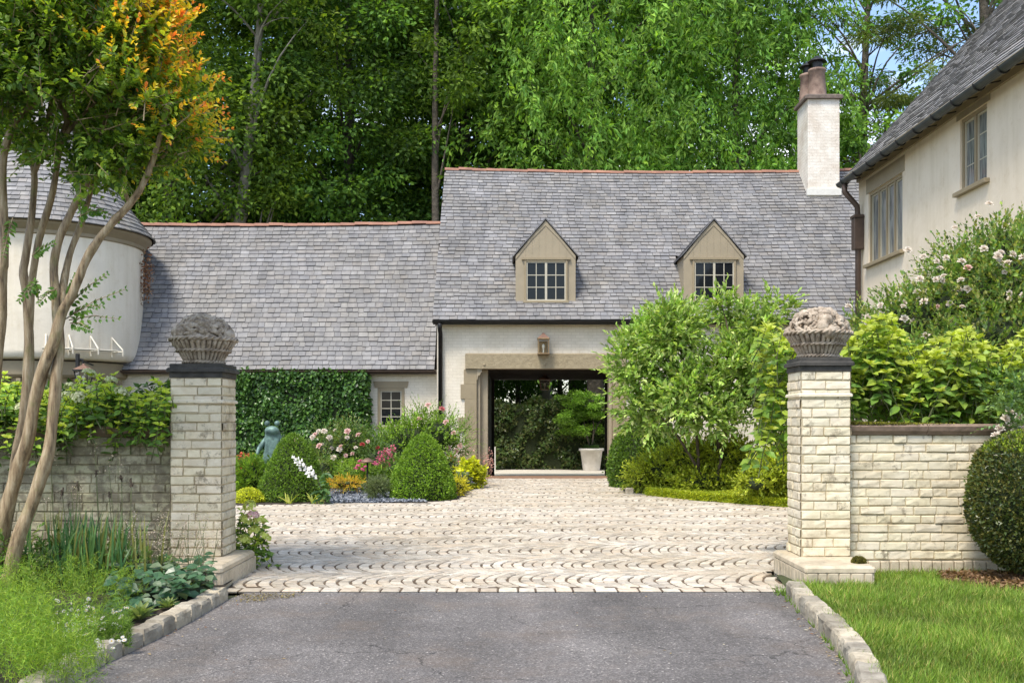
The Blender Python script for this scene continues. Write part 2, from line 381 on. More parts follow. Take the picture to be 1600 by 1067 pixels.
def asphalt():
    m, nt, b = newmat('asphalt'); v = coords(nt)
    vo = N(nt, 'ShaderNodeTexVoronoi', Scale=95.0); nt.links.new(v, vo.inputs['Vector'])
    sp = ramp(nt, vo.outputs['Color'], [(.0, (.55, .53, .51)), (.6, (1, .97, .94)), (.86, (1.5, 1.45, 1.4)), (.97, (3.0, 2.9, 2.7))])
    big = ramp(nt, noise_t(nt, v, .55, 6, .65), [(.3, (.115, .109, .106)), (.5, (.165, .157, .153)), (.68, (.23, .22, .213))])
    c = mixc(nt, big, sp, 1.0, 'MULTIPLY')
    wt = noise_t(nt, coords(nt, (1.3, .22, 1)), 1.0, 4)
    c = mixc(nt, c, ramp(nt, wt, [(.36, (.78, .77, .76)), (.6, (1.15, 1.13, 1.12))]), 1.0, 'MULTIPLY')
    rust = ramp(nt, noise_t(nt, v, 1.4, 6, .7), [(.5, (0, 0, 0)), (.72, (.55, .55, .55))])
    c = mixc(nt, c, (.19, .145, .11), rust)
    v2 = N(nt, 'ShaderNodeTexVoronoi', Scale=.9); v2.feature = 'DISTANCE_TO_EDGE'
    ds = N(nt, 'ShaderNodeTexNoise', Scale=4.0, Detail=6.0); nt.links.new(v, ds.inputs['Vector'])
    dm = N(nt, 'ShaderNodeVectorMath', operation='SCALE'); dm.inputs['Scale'].default_value = .35; nt.links.new(ds.outputs['Color'], dm.inputs[0])
    da = N(nt, 'ShaderNodeVectorMath', operation='ADD'); nt.links.new(v, da.inputs[0]); nt.links.new(dm.outputs[0], da.inputs[1])
    nt.links.new(da.outputs[0], v2.inputs['Vector'])
    ck = ramp(nt, v2.outputs['Distance'], [(.0, (1, 1, 1)), (.006, (0, 0, 0))])
    gate = ramp(nt, noise_t(nt, v, .8, 3), [(.42, (0, 0, 0)), (.5, (.85, .85, .85))])
    c = mixc(nt, c, (.03, .027, .025), mixc(nt, ck, gate, 1.0, 'MULTIPLY'))
    nt.links.new(c, b.inputs['Base Color']); b.inputs['Roughness'].default_value = .78; b.inputs['Specular IOR Level'].default_value = .35
    bump(nt, b, vo.outputs['Distance'], .9, .008); return m
M_asph = asphalt()
def cobble():
    m, nt, b = newmat('sett stone'); v = coords(nt)
    a = N(nt, 'ShaderNodeAttribute', attribute_name='Col')
    c = mixc(nt, a.outputs['Color'], ramp(nt, noise_t(nt, v, 22, 6, .7), [(.3, (.72, .69, .64)), (.65, (1.1, 1.08, 1.05))]), 1.0, 'MULTIPLY')
    c = mixc(nt, c, ramp(nt, noise_t(nt, v, .5, 5, .6), [(.35, (.88, .84, .78)), (.62, (1.05, 1.04, 1.04))]), 1.0, 'MULTIPLY')
    nt.links.new(c, b.inputs['Base Color']); b.inputs['Roughness'].default_value = .7
    bump(nt, b, noise_t(nt, v, 60, 5, .7), .5, .006); return m
M_cob = cobble()
M_granite = simple('granite kerb', (.50, .45, .36), (.25, .215, .165), .85, 7, bs=.9, bscale=30, dist=.015)
_nt = M_granite.node_tree; _b = _nt.nodes['Principled BSDF']; _oi = _nt.nodes.new('ShaderNodeObjectInfo')
_l = _b.inputs['Base Color'].links[0].from_socket
_nt.links.new(mixc(_nt, _l, ramp(_nt, _oi.outputs['Random'], [(0, (.68, .66, .62)), (.5, (.95, .95, .95)), (1, (1.2, 1.15, 1.05))]), 1.0, 'MULTIPLY'), _b.inputs['Base Color'])
M_joint = simple('sandy joint', (.15, .105, .065), (.08, .056, .035), .95, 3, bs=.6, bscale=60)
M_soil = simple('soil', (.055, .040, .026), (.03, .023, .016), .95, 2, bs=.8, bscale=30, dist=.02)
M_groundcol = simple('leafy ground', (.05, .06, .025), (.028, .03, .015), .95, .6, bs=.8, bscale=12, dist=.03)
M_turf = simple('turf soil', (.07, .085, .028), (.045, .05, .02), .95, 4, bs=.8, bscale=50, dist=.02)
M_brickpave = simple('brick strip', (.30, .17, .10), (.19, .11, .07), .85, 6, bs=.4)
M_conc = simple('concrete slab', (.72, .66, .57), (.62, .56, .48), .8, 2, bs=.2)
M_gravel = leafmat('gravel', 0, .8, .3)
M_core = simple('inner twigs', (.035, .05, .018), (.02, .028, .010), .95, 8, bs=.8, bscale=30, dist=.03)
M_verd = simple('verdigris bronze', (.22, .34, .29), (.07, .11, .10), .55, 9, metal=.35, bs=.3)
M_planter = simple('weathered planter', (.78, .74, .68), (.58, .54, .48), .8, 4, bs=.3)

# ---------------------------------------------------------------- ground
def sheet(name, poly, mat, z=0.0, kind='structure'):
    V = np.array([(x, y, z) for x, y in poly]); o = np_mesh(name, V, list(range(len(V))), [len(V)], mat, None, None)
    o['kind'] = kind; return o
g = MB()
prof = [(-80, -.03), (25.0, -.03), (33.5, -.50), (900, -.50)]
for (ya, za), (yb, zb) in zip(prof, prof[1:]):
    g.add([(-700, ya, za), (700, ya, za), (700, yb, zb), (-700, yb, zb)], [(0, 1, 2, 3)])
tag(g.build('ground', M_groundcol), kind='structure')

LK = [(357, 936), (290, 976), (236, 1003), (161, 1039), (85, 1082), (0, 1135)]
lk = [gnd(*p) for p in LK]
RK = [(1228, 931), (1254, 961), (1287, 994), (1315, 1026), (1335, 1063), (1345, 1110), (1345, 1180)]
rk = [gnd(*p) for p in RK]
YC = 8.47
poly = [(2.3 - i * .25, YC + random.uniform(-.012, .008)) for i in range(1, 19)] + [*[(p.x, p.y) for p in lk], (lk[-1].x, -6), (1.8, -6)] + [(p.x, p.y) for p in reversed(rk)] + [(2.3, YC)]
sheet('driveway', poly, M_asph, 0.0)
CB = [(-2.4, YC), (2.35, YC), (2.35, 9.6), (8.2, 9.9), (8.2, 14.5), (4.7, 16.45), (2.5, 19.5), (2.2, 20.2), (2.45, 23.0), (2.6, 24.6), (-.9, 24.6), (-.65, 22.4), (-.9, 18.1), (-1.5, 17.35), (-3, 17.3), (-4.4, 16.9), (-8.2, 16.2), (-8.2, 9.9), (-2.4, 9.6)]
sheet('courtyard_bed', CB, M_joint, 0.0065)
def inside(x, y, P):
    c = False; n = len(P); j = n - 1
    for i in range(n):
        if (P[i][1] > y) != (P[j][1] > y) and x < (P[j][0] - P[i][0]) * (y - P[i][1]) / (P[j][1] - P[i][1]) + P[i][0]: c = not c
        j = i
    return c
def setts():
    V = []; Fl = []; C = []
    s = .108; Lw = .98; nv = 9; sag = .25
    pal = [(.58, .52, .43), (.53, .475, .39), (.63, .585, .50), (.49, .44, .365), (.58, .50, .40), (.45, .41, .35), (.60, .56, .49)]
    def stone(q, h):
        b = len(V); cx = sum(p[0] for p in q) / 4; cy = sum(p[1] for p in q) / 4
        for z, k in ((-.004, 1.0), (h - .008, .98), (h, .86)):
            for p in q: V.append((cx + (p[0] - cx) * k, cy + (p[1] - cy) * k, z + (random.uniform(-.002, .002) if z > 0 else 0)))
        Fl.extend([(b+8, b+9, b+10, b+11)])
        for r0 in (0, 4):
            for i in range(4): j = (i + 1) % 4; Fl.append((b+r0+i, b+r0+j, b+r0+4+j, b+r0+4+i))
        k = random.choice(pal); t = random.uniform(.82, 1.1); C.extend([(k[0]*t, k[1]*t, k[2]*t)] * 12)
    y0 = YC + .10
    for lane in range(20):
        lx = 0.0; flat = lane % 2
        for u in range(-88, 88):
            br = [0] + sorted(min(.97, max(.03, (q + (u % 2) * .5 + random.uniform(-.15, .15)) / nv)) for q in range(1 - u % 2, nv)) + [1]
            br = [t for i_, t in enumerate(br) if i_ in (0, len(br) - 1) or (t > .05 and t < .95)]
            for va, vb in zip(br, br[1:]):
                g = .008; gc = .017
                fx = lambda t: sag * (2 * t - 1) ** 2
                ya, yb = y0 + (lane + va) * Lw + g / 2, y0 + (lane + vb) * Lw - g / 2
                xa, xb = lx + u * s + gc / 2 + .004 * math.sin(u * 7.7), lx + (u + 1) * s - gc / 2 - .004 * math.sin(u * 5.3)
                j = lambda: random.uniform(-.005, .005)
                q = [(xa + fx(va) + j(), ya + j()), (xb + fx(va) + j(), ya + j()), (xb + fx(vb) + j(), yb + j()), (xa + fx(vb) + j(), yb + j())]
                q = [(a_ + .16 * noise.noise(Vector((a_ * .5, b_ * .6, 1))), b_ + .30 * noise.noise(Vector((a_ * .38, b_ * .3, 8))) + .05 * noise.noise(Vector((a_ * 1.6, b_ * .8, 3)))) for a_, b_ in q]
                mx_, my_ = (q[0][0] + q[2][0]) / 2, (q[0][1] + q[2][1]) / 2
                if not inside(mx_, my_, CB) or my_ < YC + .19: continue
                stone(q, .014 + random.uniform(-.003, .004))
    x = -2.4
    while x < 2.3:
        L = random.uniform(.13, .19)
        stone([(x, YC + .004), (x + L - .012, YC + .004), (x + L - .012, YC + .155), (x, YC + .155)], .014 + random.uniform(-.003, .003)); x += L
    ff = [i for f in Fl for i in f]
    o = np_mesh('courtyard_setts', np.array(V), ff, [len(f) for f in Fl], M_cob, None, np.array(C)); o['kind'] = 'structure'
setts()
sheet('brick_threshold', [(-.92, 24.5), (2.6, 24.5), (2.6, 25.75), (-.92, 25.75)], M_brickpave, .0125)
pf = MB(); pf.add([(-1.4, 25.76, .0), (3.9, 25.76, .0), (3.9, 33.5, -.468), (-1.4, 33.5, -.468), (-9, 33.5, -.468), (12, 33.5, -.468), (12, 39.3, -.468), (-9, 39.3, -.468)], [(0, 1, 2, 3), (4, 3, 2, 5, 6, 7)])
tag(pf.build('rear_paving', M_conc), kind='structure')

# kerbs
def kerb(name, line, side, label, h=.1, wd=.13, L=.24):
    root = thing(name, label, 'kerb', (line[2].x, line[2].y, 0))
    pts = []; 
    for a, b_ in zip(line, line[1:]):
        n = max(1, int((b_ - a).length / .02))
        pts += [a.lerp(b_, i / n) for i in range(n)]
    acc = 0; start = 0; i = 0
    while start < len(pts) - 4:
        ln = random.uniform(L * .75, L * 1.2); e = start; acc = 0
        while e < len(pts) - 1 and acc < ln: acc += (pts[e + 1] - pts[e]).length; e += 1
        a, b_ = pts[start], pts[e]; d = (b_ - a).normalized(); nrm = Vector((-d.y, d.x, 0)) * side
        m = MB(); vs = []; hh = h + random.uniform(-.012, .012)
        nx, ny = 4, 3
        lo = a + d * .011; hi = b_ - d * .011
        def pt(s, t, z, jj): return lo.lerp(hi, s) + nrm * (wd * t) + Vector((random.uniform(-jj, jj), random.uniform(-jj, jj), z + random.uniform(-jj, jj)))
        ring = [(0, 0), (.33, 0), (.66, 0), (1, 0), (1, .5), (1, 1), (.66, 1), (.33, 1), (0, 1), (0, .5)]
        lv = []
        for z, ins in ((-.02, 0), (hh * .55, 0), (hh - .02, .02), (hh, .14)):
            lv.append([pt(.5 + (s - .5) * (1 - ins), .5 + (t - .5) * (1 - 1.6 * ins), z, .005 if z > 0 else 0) for s, t in ring])
        for r_ in lv: vs += r_
        fs = [tuple(range(30, 40))]
        for k in (0, 10, 20):
            for q in range(10): q2 = (q + 1) % 10; fs.append((k+q, k+q2, k+10+q2, k+10+q))
        m.add(vs, fs); m.build('kerb_stone', M_granite, root)
        start = e
kerb('granite_kerb', lk, 1 if False else -1, 'rough granite kerb edging the planted bed left of the driveway', .10, .14)
kerb('granite_kerb', rk, 1, 'pale granite kerb curving between the driveway and the lawn', .12, .14)

# beds and lawn ground
def up(p, z): return (p.x, p.y, z)
def poly3(name, pts, mat, kind='structure'):
    m = MB(); m.add(pts, [tuple(range(len(pts)))]); return tag(m.build(name, mat), kind=kind)
poly3('bed_soil', [(-2.45, 9.2, .04)] + [(p.x - .09, p.y, .05) for p in lk] + [(-9, 2.5, .05), (-9, 9.2, .04)], M_soil)
lawnp = [(2.3, 8.6, .02)] + [(p.x + .08, p.y + .02, .055) for p in rk] + [(9, 2.5, .06), (9, 9.3, .02), (2.4, 9.3, .02)]
poly3('lawn_soil', lawnp, M_turf)

# ---------------------------------------------------------------- brick faces made of single bricks
def brick_face(m, p0, u, n, L, H, ch=.0815, bl=.225, shift=0, tops=False, soldier=False, tint=None):
    p0, u, n = Vector(p0), Vector(u), Vector(n); Z = Vector((0, 0, 1)); rows = max(1, round(H / ch)); ch = H / rows
    m.add([p0, p0 + u * L, p0 + u * L + Z * H, p0 + Z * H], [(0, 1, 2, 3)], (.62, .58, .5))
    for r in range(rows):
        x = -((r % 2) * .5 + shift + random.uniform(-.08, .08)) * bl
        z0 = r * ch
        while x < L - .01:
            l = bl * random.uniform(.8, 1.15) if random.random() > .2 else bl * .52
            a, b_ = max(x, 0), min(x + l, L); x += l
            if b_ - a < .03: continue
            if L - b_ < .04: b_ = L; x = L + 1
            gp = .0035; z1 = z0 + ch - gp + random.uniform(-.003, .002); zz = z0 + gp + random.uniform(-.002, .003)
            out = .008 + random.uniform(-.004, .005); t = random.uniform(.88, 1.06); c = (t, t * random.uniform(.985, 1.01), t * random.uniform(.95, 1.02))
            if random.random() < .035: out += .010
            jt = (c[0] * .8, c[1] * .77, c[2] * .70); us = [a + gp * .6, a + .008, a + (b_ - a) * .33, a + (b_ - a) * .67, b_ - .008, b_ - gp * .6] if True else 0
            if a == 0: us[0] = 0
            if b_ == L: us[-1] = L
            zs = [zz, zz + .007, (zz + z1) / 2, z1 - .007, z1]
            vs = []
            for j, z in enumerate(zs):
                for i, x_ in enumerate(us):
                    edge = (i in (0, 5)) or (j in (0, 4))
                    o_ = 0 if edge else out + random.uniform(-.0025, .0025)
                    if (i in (1, 4)) or (j in (1, 3)): o_ *= .86
                    if (i == 0 and a == 0) or (i == 5 and b_ == L): o_ = out * .8 if j not in (0, 4) else 0
                    vs.append(p0 + u * (x_ + (0 if i in (0, 5) else random.uniform(-.003, .003))) + Z * (z + (0 if edge else random.uniform(-.0025, .0025))) + n * (o_))
            fs = [(j*6+i, j*6+i+1, (j+1)*6+i+1, (j+1)*6+i) for j in range(4) for i in range(5)]
            m.add(vs, fs, c)
            for q_ in range(30):
                if q_ % 6 in (0, 5) or q_ < 6 or q_ > 23: m.c[len(m.v) - 30 + q_] = jt if random.random() < .8 else (jt[0] * .6, jt[1] * .57, jt[2] * .5)

def basket(name, cx, cy, z0, w_, label, seed):
    random.seed(seed)
    root = thing(name, label, 'stone finial', (cx, cy, z0), 'carved fruit basket finials on the gate pillars')
    hb = .215; rb, rt = .168, .285
    m = MB(); m.lathe([(0, z0), (rb - .02, z0), (rb - .02, z0 + .01), (rb - .012, z0 + .03), (rt - .03, z0 + hb), (rt - .05, z0 + hb + .01), (0, z0 + hb)], cx, cy, 40)
    ns = 34
    for k in range(ns):
        a = 2 * math.pi * (k + random.uniform(-.1, .1)) / ns
        ps = []; rs = []
        for i in range(6):
            t = i / 5; r = rb - .008 + (rt - rb) * (t ** 1.15); ps.append((cx + r * math.cos(a), cy + r * math.sin(a), z0 + .015 + hb * .96 * t)); rs.append(.0125 + .009 * t)
        m.tube(ps, rs, 6)
    m.build('basket', M_cast, root, True)
    for (t, rr) in ((.04, .014), (.52, .013), (1.0, .018)):
        m = MB(); R_ = rb + .006 + (rt - rb) * t
        for ph in (0, math.pi):
            ps = []
            for k in range(121):
                a = 2 * math.pi * k / 120; q = k * .85 + ph
                ps.append((cx + (R_ + math.cos(q) * rr * .6) * math.cos(a), cy + (R_ + math.cos(q) * rr * .6) * math.sin(a), z0 + .012 + hb * t + math.sin(q) * rr * .6))
            m.tube(ps, rr * .62, 6, cap=False)
        m.build('rope_band', M_cast, root, True)
    m = MB(); lv = LV(T8)
    zb = z0 + hb
    m.ball((cx, cy, zb - .01), .215, 20, 12, (1, 1, 1.0), .1)
    items = 74
    for k in range(items):
        ph = k * 2.39996; h = (k + .5) / items
        el = math.asin(h ** .95) ; r = .24 - .03 * h
        d = Vector((math.cos(ph) * math.cos(el), math.sin(ph) * math.cos(el), math.sin(el)))
        c0 = Vector((cx, cy, zb)) + Vector((d.x * r, d.y * r, d.z * r * .98))
        s = random.uniform(.034, .066)
        kind = random.random()
        if kind < .28: m.ball(c0, s, 12, 8, (1, 1, random.uniform(.8, 1.2)), .15)
        elif kind < .46:                        # ribbed gourd
            m.ball(c0, s * 1.25, 16, 8, (1, 1, .85), .05, .18)
        elif kind < .62:                        # long pod
            t = d.cross(Vector((0, 0, 1))); t = (t.normalized() if t.length > .1 else Vector((1, 0, 0))) * random.choice((-1, 1)) + Vector((0, 0, -.5))
            m.tube([c0 - t * .06, c0 - t * .03 + d * .01, c0 + d * .018, c0 + t * .03 + d * .01, c0 + t * .06], [.006, .02, .024, .019, .004], 8)
        elif kind < .80:                        # rose: nested petal rings
            q = d.orthogonal().normalized(); q2 = d.cross(q)
            for ring, (rr, nn) in enumerate(((.044, 6), (.03, 5), (.016, 4))):
                for i in range(nn):
                    a = 2 * math.pi * i / nn + ring * .5
                    e = q * math.cos(a) + q2 * math.sin(a)
                    m.ball(c0 + e * rr * .75 + d * (.006 + ring * .009), rr * .62, 8, 5, (1, 1, .8))
            m.ball(c0 + d * .034, .009, 6, 5)
        else:
            for i in range(5): m.ball(c0 + Vector(rdir(1)[0]) * .022, .017, 8, 6)
        for i in range(2):
            v = Vector(rdir(1)[0]); v = (v - d * v.dot(d)).normalized()
            m.tube([c0 + d * .012, c0 + v * .03 + d * .028, c0 + v * .055 + d * .03, c0 + v * .08 + d * .012], [.008, .017, .014, .003], 6)
    o = m.build('fruit_mound', M_cast, root, True)
    for v in o.data.vertices:
        n_ = noise.noise(v.co * 38); v.co += v.co.normalized() * n_ * .006
    return root

def pillar(x0, x1, y0, zt, label, flip, mat):
    dy = x1 - x0; y1 = y0 + dy
    root = thing('gate_pillar', label, 'gate pillar', ((x0 + x1) / 2, (y0 + y1) / 2, 0), 'brick gate pillars')
    zb = .205; m = MB()
    H = zt - zb
    brick_face(m, (x0, y0, zb), (1, 0, 0), (0, -1, 0), dy, H)
    brick_face(m, (x1, y0, zb), (0, 1, 0), (1, 0, 0), dy, H, shift=.5)
    brick_face(m, (x0, y1, zb), (0, -1, 0), (-1, 0, 0), dy, H, shift=.5)
    brick_face(m, (x1, y1, zb), (-1, 0, 0), (0, 1, 0), dy, H)
    m.build('shaft', mat, root, cols=True)
    m = MB(); zc = zt - .225
    m.rbox(x0 - .022, x1 + .022, y0 - .022, y1 + .022, zc, zc + .028, .009); m.build('string_course', mat, root, cols=True)
    m = MB(); e = .012
    m.rbox(x0 - e, x1 + e, y0 - e, y1 + e, zt, zt + .05, .004)
    m.rbox(x0 - .035, x1 + .035, y0 - .035, y1 + .035, zt + .05, zt + .09, .012)
    m.rbox(x0 - .012, x1 + .012, y0 - .012, y1 + .012, zt + .09, zt + .125, .006)
    m.build('cap', M_capst, root)
    # plinth: projects towards the drive and to the front
    px0, px1 = (x0 - .02, x1 + .16) if flip > 0 else (x0 - .12, x1 + .02)
    py0 = YC + .10
    m = MB()
    def pl(z0_, z1_, g_, b_): m.rbox(px0 - g_, px1 + g_, py0 - g_, y1 + .05 + g_, z0_, z1_, b_)
    pl(-.03, .15, 0, .008); pl(.15, .205, .012, .022)
    # soldier blocks
    x = px0 + .01
    while x < px1 - .03:
        l = min(random.uniform(.07, .12), px1 - x - .005); m.rbox(x, x + l - .008, py0 - .012, py0 + .01, .0, .143, .006); x += l
    y = py0 + .01
    while y < y1:
        l = random.uniform(.07, .12)
        if flip > 0: m.rbox(px1 - .01, px1 + .012, y, y + l - .008, .0, .143, .006)
        else: m.rbox(px0 - .012, px0 + .01, y, y + l - .008, .0, .143, .006)
        y += l
    m.build('plinth', M_plinth, root, cols=True)
    return root
D0 = 9.14
LX0, LX1 = (267 - 800) / F * D0, (346 - 800) / F * D0
pillar(LX0, LX1, D0, CH + (590 - 0) * 0 + (655 - 590) / F * D0, 'left brick gate pillar, beside the flower bed under the crape myrtle', 1, M_fbrick2)
RX0, RX1 = (1252 - 800) / F * D0, (1328 - 800) / F * D0
pillar(RX0, RX1, D0, CH + (655 - 580) / F * D0, 'right brick gate pillar, brighter cream, beside the lawn', -1, M_fbrick)
basket('fruit_basket_finial', (LX0 + LX1) / 2, D0 + .225, CH + (655 - 590) / F * D0 + .125, .5, 'carved stone fruit basket on the left gate pillar with gourds and leaves', 3)
basket('fruit_basket_finial', (RX0 + RX1) / 2, D0 + .225, CH + (655 - 580) / F * D0 + .125, .5, 'carved stone fruit basket on the right gate pillar with roses', 11)

random.seed(21)
def garden_wall(name, x0, x1, y, zt, label, mat, cop):
    root = thing(name, label, 'garden wall', ((x0 + x1) / 2, y, 0))
    m = MB(); brick_face(m, (x0, y, .16), (1, 0, 0), (0, -1, 0), x1 - x0, zt - .16, ch=.083, bl=.24); brick_face(m, (x1, y + .3, .16), (-1, 0, 0), (0, 1, 0), x1 - x0, zt - .16, ch=.083, bl=.24)
    m.box(x0, x1, y + .01, y + .29, -.03, zt, (.8, .8, .75))
    m.build('brick_panel', mat, root, cols=True)
    m = MB(); x = x0 + .01
    while x < x1 - .02:
        l = random.uniform(.08, .13); m.rbox(x, min(x + l - .006, x1), y - .03 - random.uniform(0, .006), y + .02, -.03, .152 + random.uniform(-.004, .004), .008); x += l
    m.build('soldier_course', M_plinth, root, cols=True)
    if cop:
        m = MB(); x = x0 + .01
        while x < x1:
            l = random.uniform(.5, .75); e = min(x + l, x1)
            pr = [(y - .02, zt + .0), (y - .035, zt + .02), (y - .05, zt + .035), (y - .062, zt + .075), (y - .03, zt + .098), (y + .33, zt + .098), (y + .36, zt + .06), (y + .32, zt + .001)]
            m.prism(pr, 'x', x, e - .006); x += l
        m.build('coping', M_coping, root)
    return root
garden_wall('garden_wall', RX1 + .012, 5.2, D0 + .15, 1.29, 'cream brick garden wall with brown coping to the right of the right pillar', M_fbrick, True)
garden_wall('garden_wall', -6.4, LX0 - .012, D0 + .2, 1.27, 'stained mossy brick garden wall behind the planted bed, left of the left pillar', M_fbrick3, True)

# ---------------------------------------------------------------- roofs
SL = [(.240, .238, .235), (.222, .221, .22), (.256, .253, .247), (.25, .238, .222), (.27, .264, .252), (.232, .228, .226), (.206, .206, .207), (.258, .25, .24)]
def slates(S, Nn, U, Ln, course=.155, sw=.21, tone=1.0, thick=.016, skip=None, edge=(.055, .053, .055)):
    """S(u,t): point at u metres along, t metres up the slope"""
    m = MB(); rows = int(Ln / course)
    for r in range(rows):
        t0 = r * course; u = -random.uniform(0, sw)
        while u < U:
            l = sw * random.uniform(.7, 1.3); a, b_ = max(u, 0), min(u + l - .009, U); u += l
            if b_ - a < .03: continue
            if skip and skip((a + b_) / 2, t0): continue
            th = thick * random.uniform(.7, 1.6); dt = random.uniform(-.012, .012); sk = random.uniform(-.004, .004)
            t1 = min(t0 + course * 1.15, Ln)
            p = [S(a, t0 + dt + sk), S(b_, t0 + dt - sk), S(b_, t1), S(a, t1)]
            n = Nn(t0)
            q = [p[0] + n * (th + .006), p[1] + n * (th + .006), p[2] + n * .003, p[3] + n * .003]
            k = random.choice(SL); f = random.uniform(.9, 1.09) * tone * .88
            if random.random() < .04: f *= 1.2
            m.add(q, [(0, 1, 2, 3)], tuple(x * f for x in k))
            m.add([p[0], p[1]] + q, [(0, 1, 3, 2), (0, 2, 5), (1, 4, 3)], edge)  # edge faces coloured dark: joint dirt plus a painted shadow under each course
    return m
def roof_profile(pts):     # polyline of (y,z) -> functions by arc length
    P_ = [Vector((0, a, b_)) for a, b_ in pts]; L = [0]
    for a, b_ in zip(P_, P_[1:]): L.append(L[-1] + (b_ - a).length)
    def f(t):
        t = max(0, min(t, L[-1] - 1e-6)); i = max(k for k in range(len(L) - 1) if L[k] <= t)
        return P_[i].lerp(P_[i + 1], (t - L[i]) / (L[i + 1] - L[i])), (P_[i + 1] - P_[i]).normalized()
    return f, L[-1]
def make_roof(root, x0, x1, pts, sag=.05, skip=None, back=None, tone=1.0, flare=0):
    f, Ln = roof_profile(pts)
    def S(u, t):
        p, d = f(t); wv = noise.noise(Vector((u * .25, t * .3, x0))) * .05
        s_ = -sag * math.sin(math.pi * u / (x1 - x0)) * t / Ln
        return Vector((x0 + u, p.y + wv * .6, p.z + s_ + wv * .5))
    def Nn(t): p, d = f(t); return Vector((0, -d.z, d.y))
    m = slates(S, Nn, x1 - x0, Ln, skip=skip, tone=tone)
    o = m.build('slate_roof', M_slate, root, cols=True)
    m = MB(); K = 24; J = 12; vs = []
    for i in range(K + 1):
        for j in range(J + 1): vs.append(S((x1 - x0) * i / K, Ln * j / J) - Nn(Ln * j / J) * .02)
    m.add(vs, [(i*(J+1)+j, (i+1)*(J+1)+j, (i+1)*(J+1)+j+1, i*(J+1)+j+1) for i in range(K) for j in range(J)])
    yr, zr = pts[-1]; yb = 2 * yr - pts[0][0]
    vs = []
    for i in range(K + 1):
        p = S((x1 - x0) * i / K, Ln); vs += [p - Vector((0, 0, .02)), Vector((p.x, min(yb, 33.5), pts[0][1] + .1))]
    m.add(vs, [(2*i, 2*i+2, 2*i+3, 2*i+1) for i in range(K)])
    m.build('roof_deck', M_int, root)
    # ridge tiles
    m = MB(); u = 0
    while u < x1 - x0 - .1:
        l = .42; e = min(u + l, x1 - x0); a = S(u, Ln); b_ = S(e, Ln); k = random.uniform(.75, 1.2)
        vs = []; t_ = random.uniform(-.012, .012)
        for p, rr, in ((a, .10), (b_, .085)):
            for q in range(7):
                an = math.pi * q / 6; vs.append((p.x, p.y - math.cos(an) * rr * 1.15, p.z - .055 + math.sin(an) * rr + t_))
        m.add(vs, [(q, q+1, q+8, q+7) for q in range(6)] + [(0,1,2,3,4,5,6)], (k, k, k)); u = e - .02
    m.build('ridge_tiles', M_terra, root)
    return f, Ln, S

# ---- carriage house (main block)
EY, EZ = 25.1, 3.86
MX0, MX1 = -1.95, 10.9
ch = thing('carriage_house', 'white brick carriage house with slate roof, two dormers and a wide drive-through opening', 'house', (4, 25.4, 0))
mp_ = [(EY, EZ), (25.9, 4.66), (27.3, 6.15), (28.6, 7.50), (29.8, 8.72)]
fM, LnM, SM = make_roof(ch, MX0, MX1, mp_, sag=.10)
WF = 25.4
OX0, OX1, OZ = -.88, 2.46, 2.67
m = MB(); T = .45
BX0, BX1 = -1.15, 2.82     # wall opening behind the timber surround
m.box(-1.86, BX0, WF, WF + T, -.3, 3.86); m.box(BX1, 7.42, WF, WF + T, -.3, 3.86); m.box(BX0, BX1, WF, WF + T, 3.05, 3.86)
m.box(-1.86, -1.5, WF + T, 33.2, -.6, 3.9)
m.build('front_wall', M_wbrick, ch)
m = MB()      # side gable (left), interior walls and ceiling, rear wall
m.prism([(WF - .1, 3.87), (29.8, 8.55), (33.2, 3.87)], 'x', -1.86, -1.6)
m.build('gable_wall', M_wbrick, ch)
m = MB(); m.box(7.42, 10.8, WF, 32.99, -.6, 3.86); m.build('side_wall', M_wbrick, ch)
m = MB()
m.box(-1.45, -.66, 25.95, 33.0, -.6, 3.0); m.box(3.06, 3.8, 25.95, 33.0, -.6, 3.0)
m.box(-.66, 3.06, 25.86, 33.0, 2.80, 3.02); m.box(-.66, 3.06, 32.6, 33.0, 2.70, 2.79)
for k in range(8): m.box(-.66, 3.06, 26.5 + k * .85, 26.64 + k * .85, 2.70, 2.795)
m.box(-.65, -.56, 32.4, 32.6, -.6, 2.69); m.box(2.95, 3.05, 32.4, 32.6, -.6, 2.69)
m.build('passage_lining', M_int, ch)
m = MB(); m.box(-1.86, -.62, 33.0, 33.3, -.6, 3.86); m.box(3.05, 10.8, 33.0, 33.3, -.6, 3.86); m.box(-.62, 3.05, 33.0, 33.3, 2.76, 3.86); m.build('rear_wall', M_wbrick, ch)
# lintel and door surround
LN0, LN1 = at(727, 600, WF).x, at(978, 600, WF).x
m = MB(); m.rbox(LN0, LN1, WF - .11, WF + .35, 2.68, 3.06, .02)
lin = m.build('lintel', M_beam, ch)
for px in (757, 851, 945):
    m = MB(); m.ball((at(px, 0, WF).x, WF - .115, 2.78), .035, 8, 5, (1, .6, 1)); m.build('bolt', M_beam, lin)

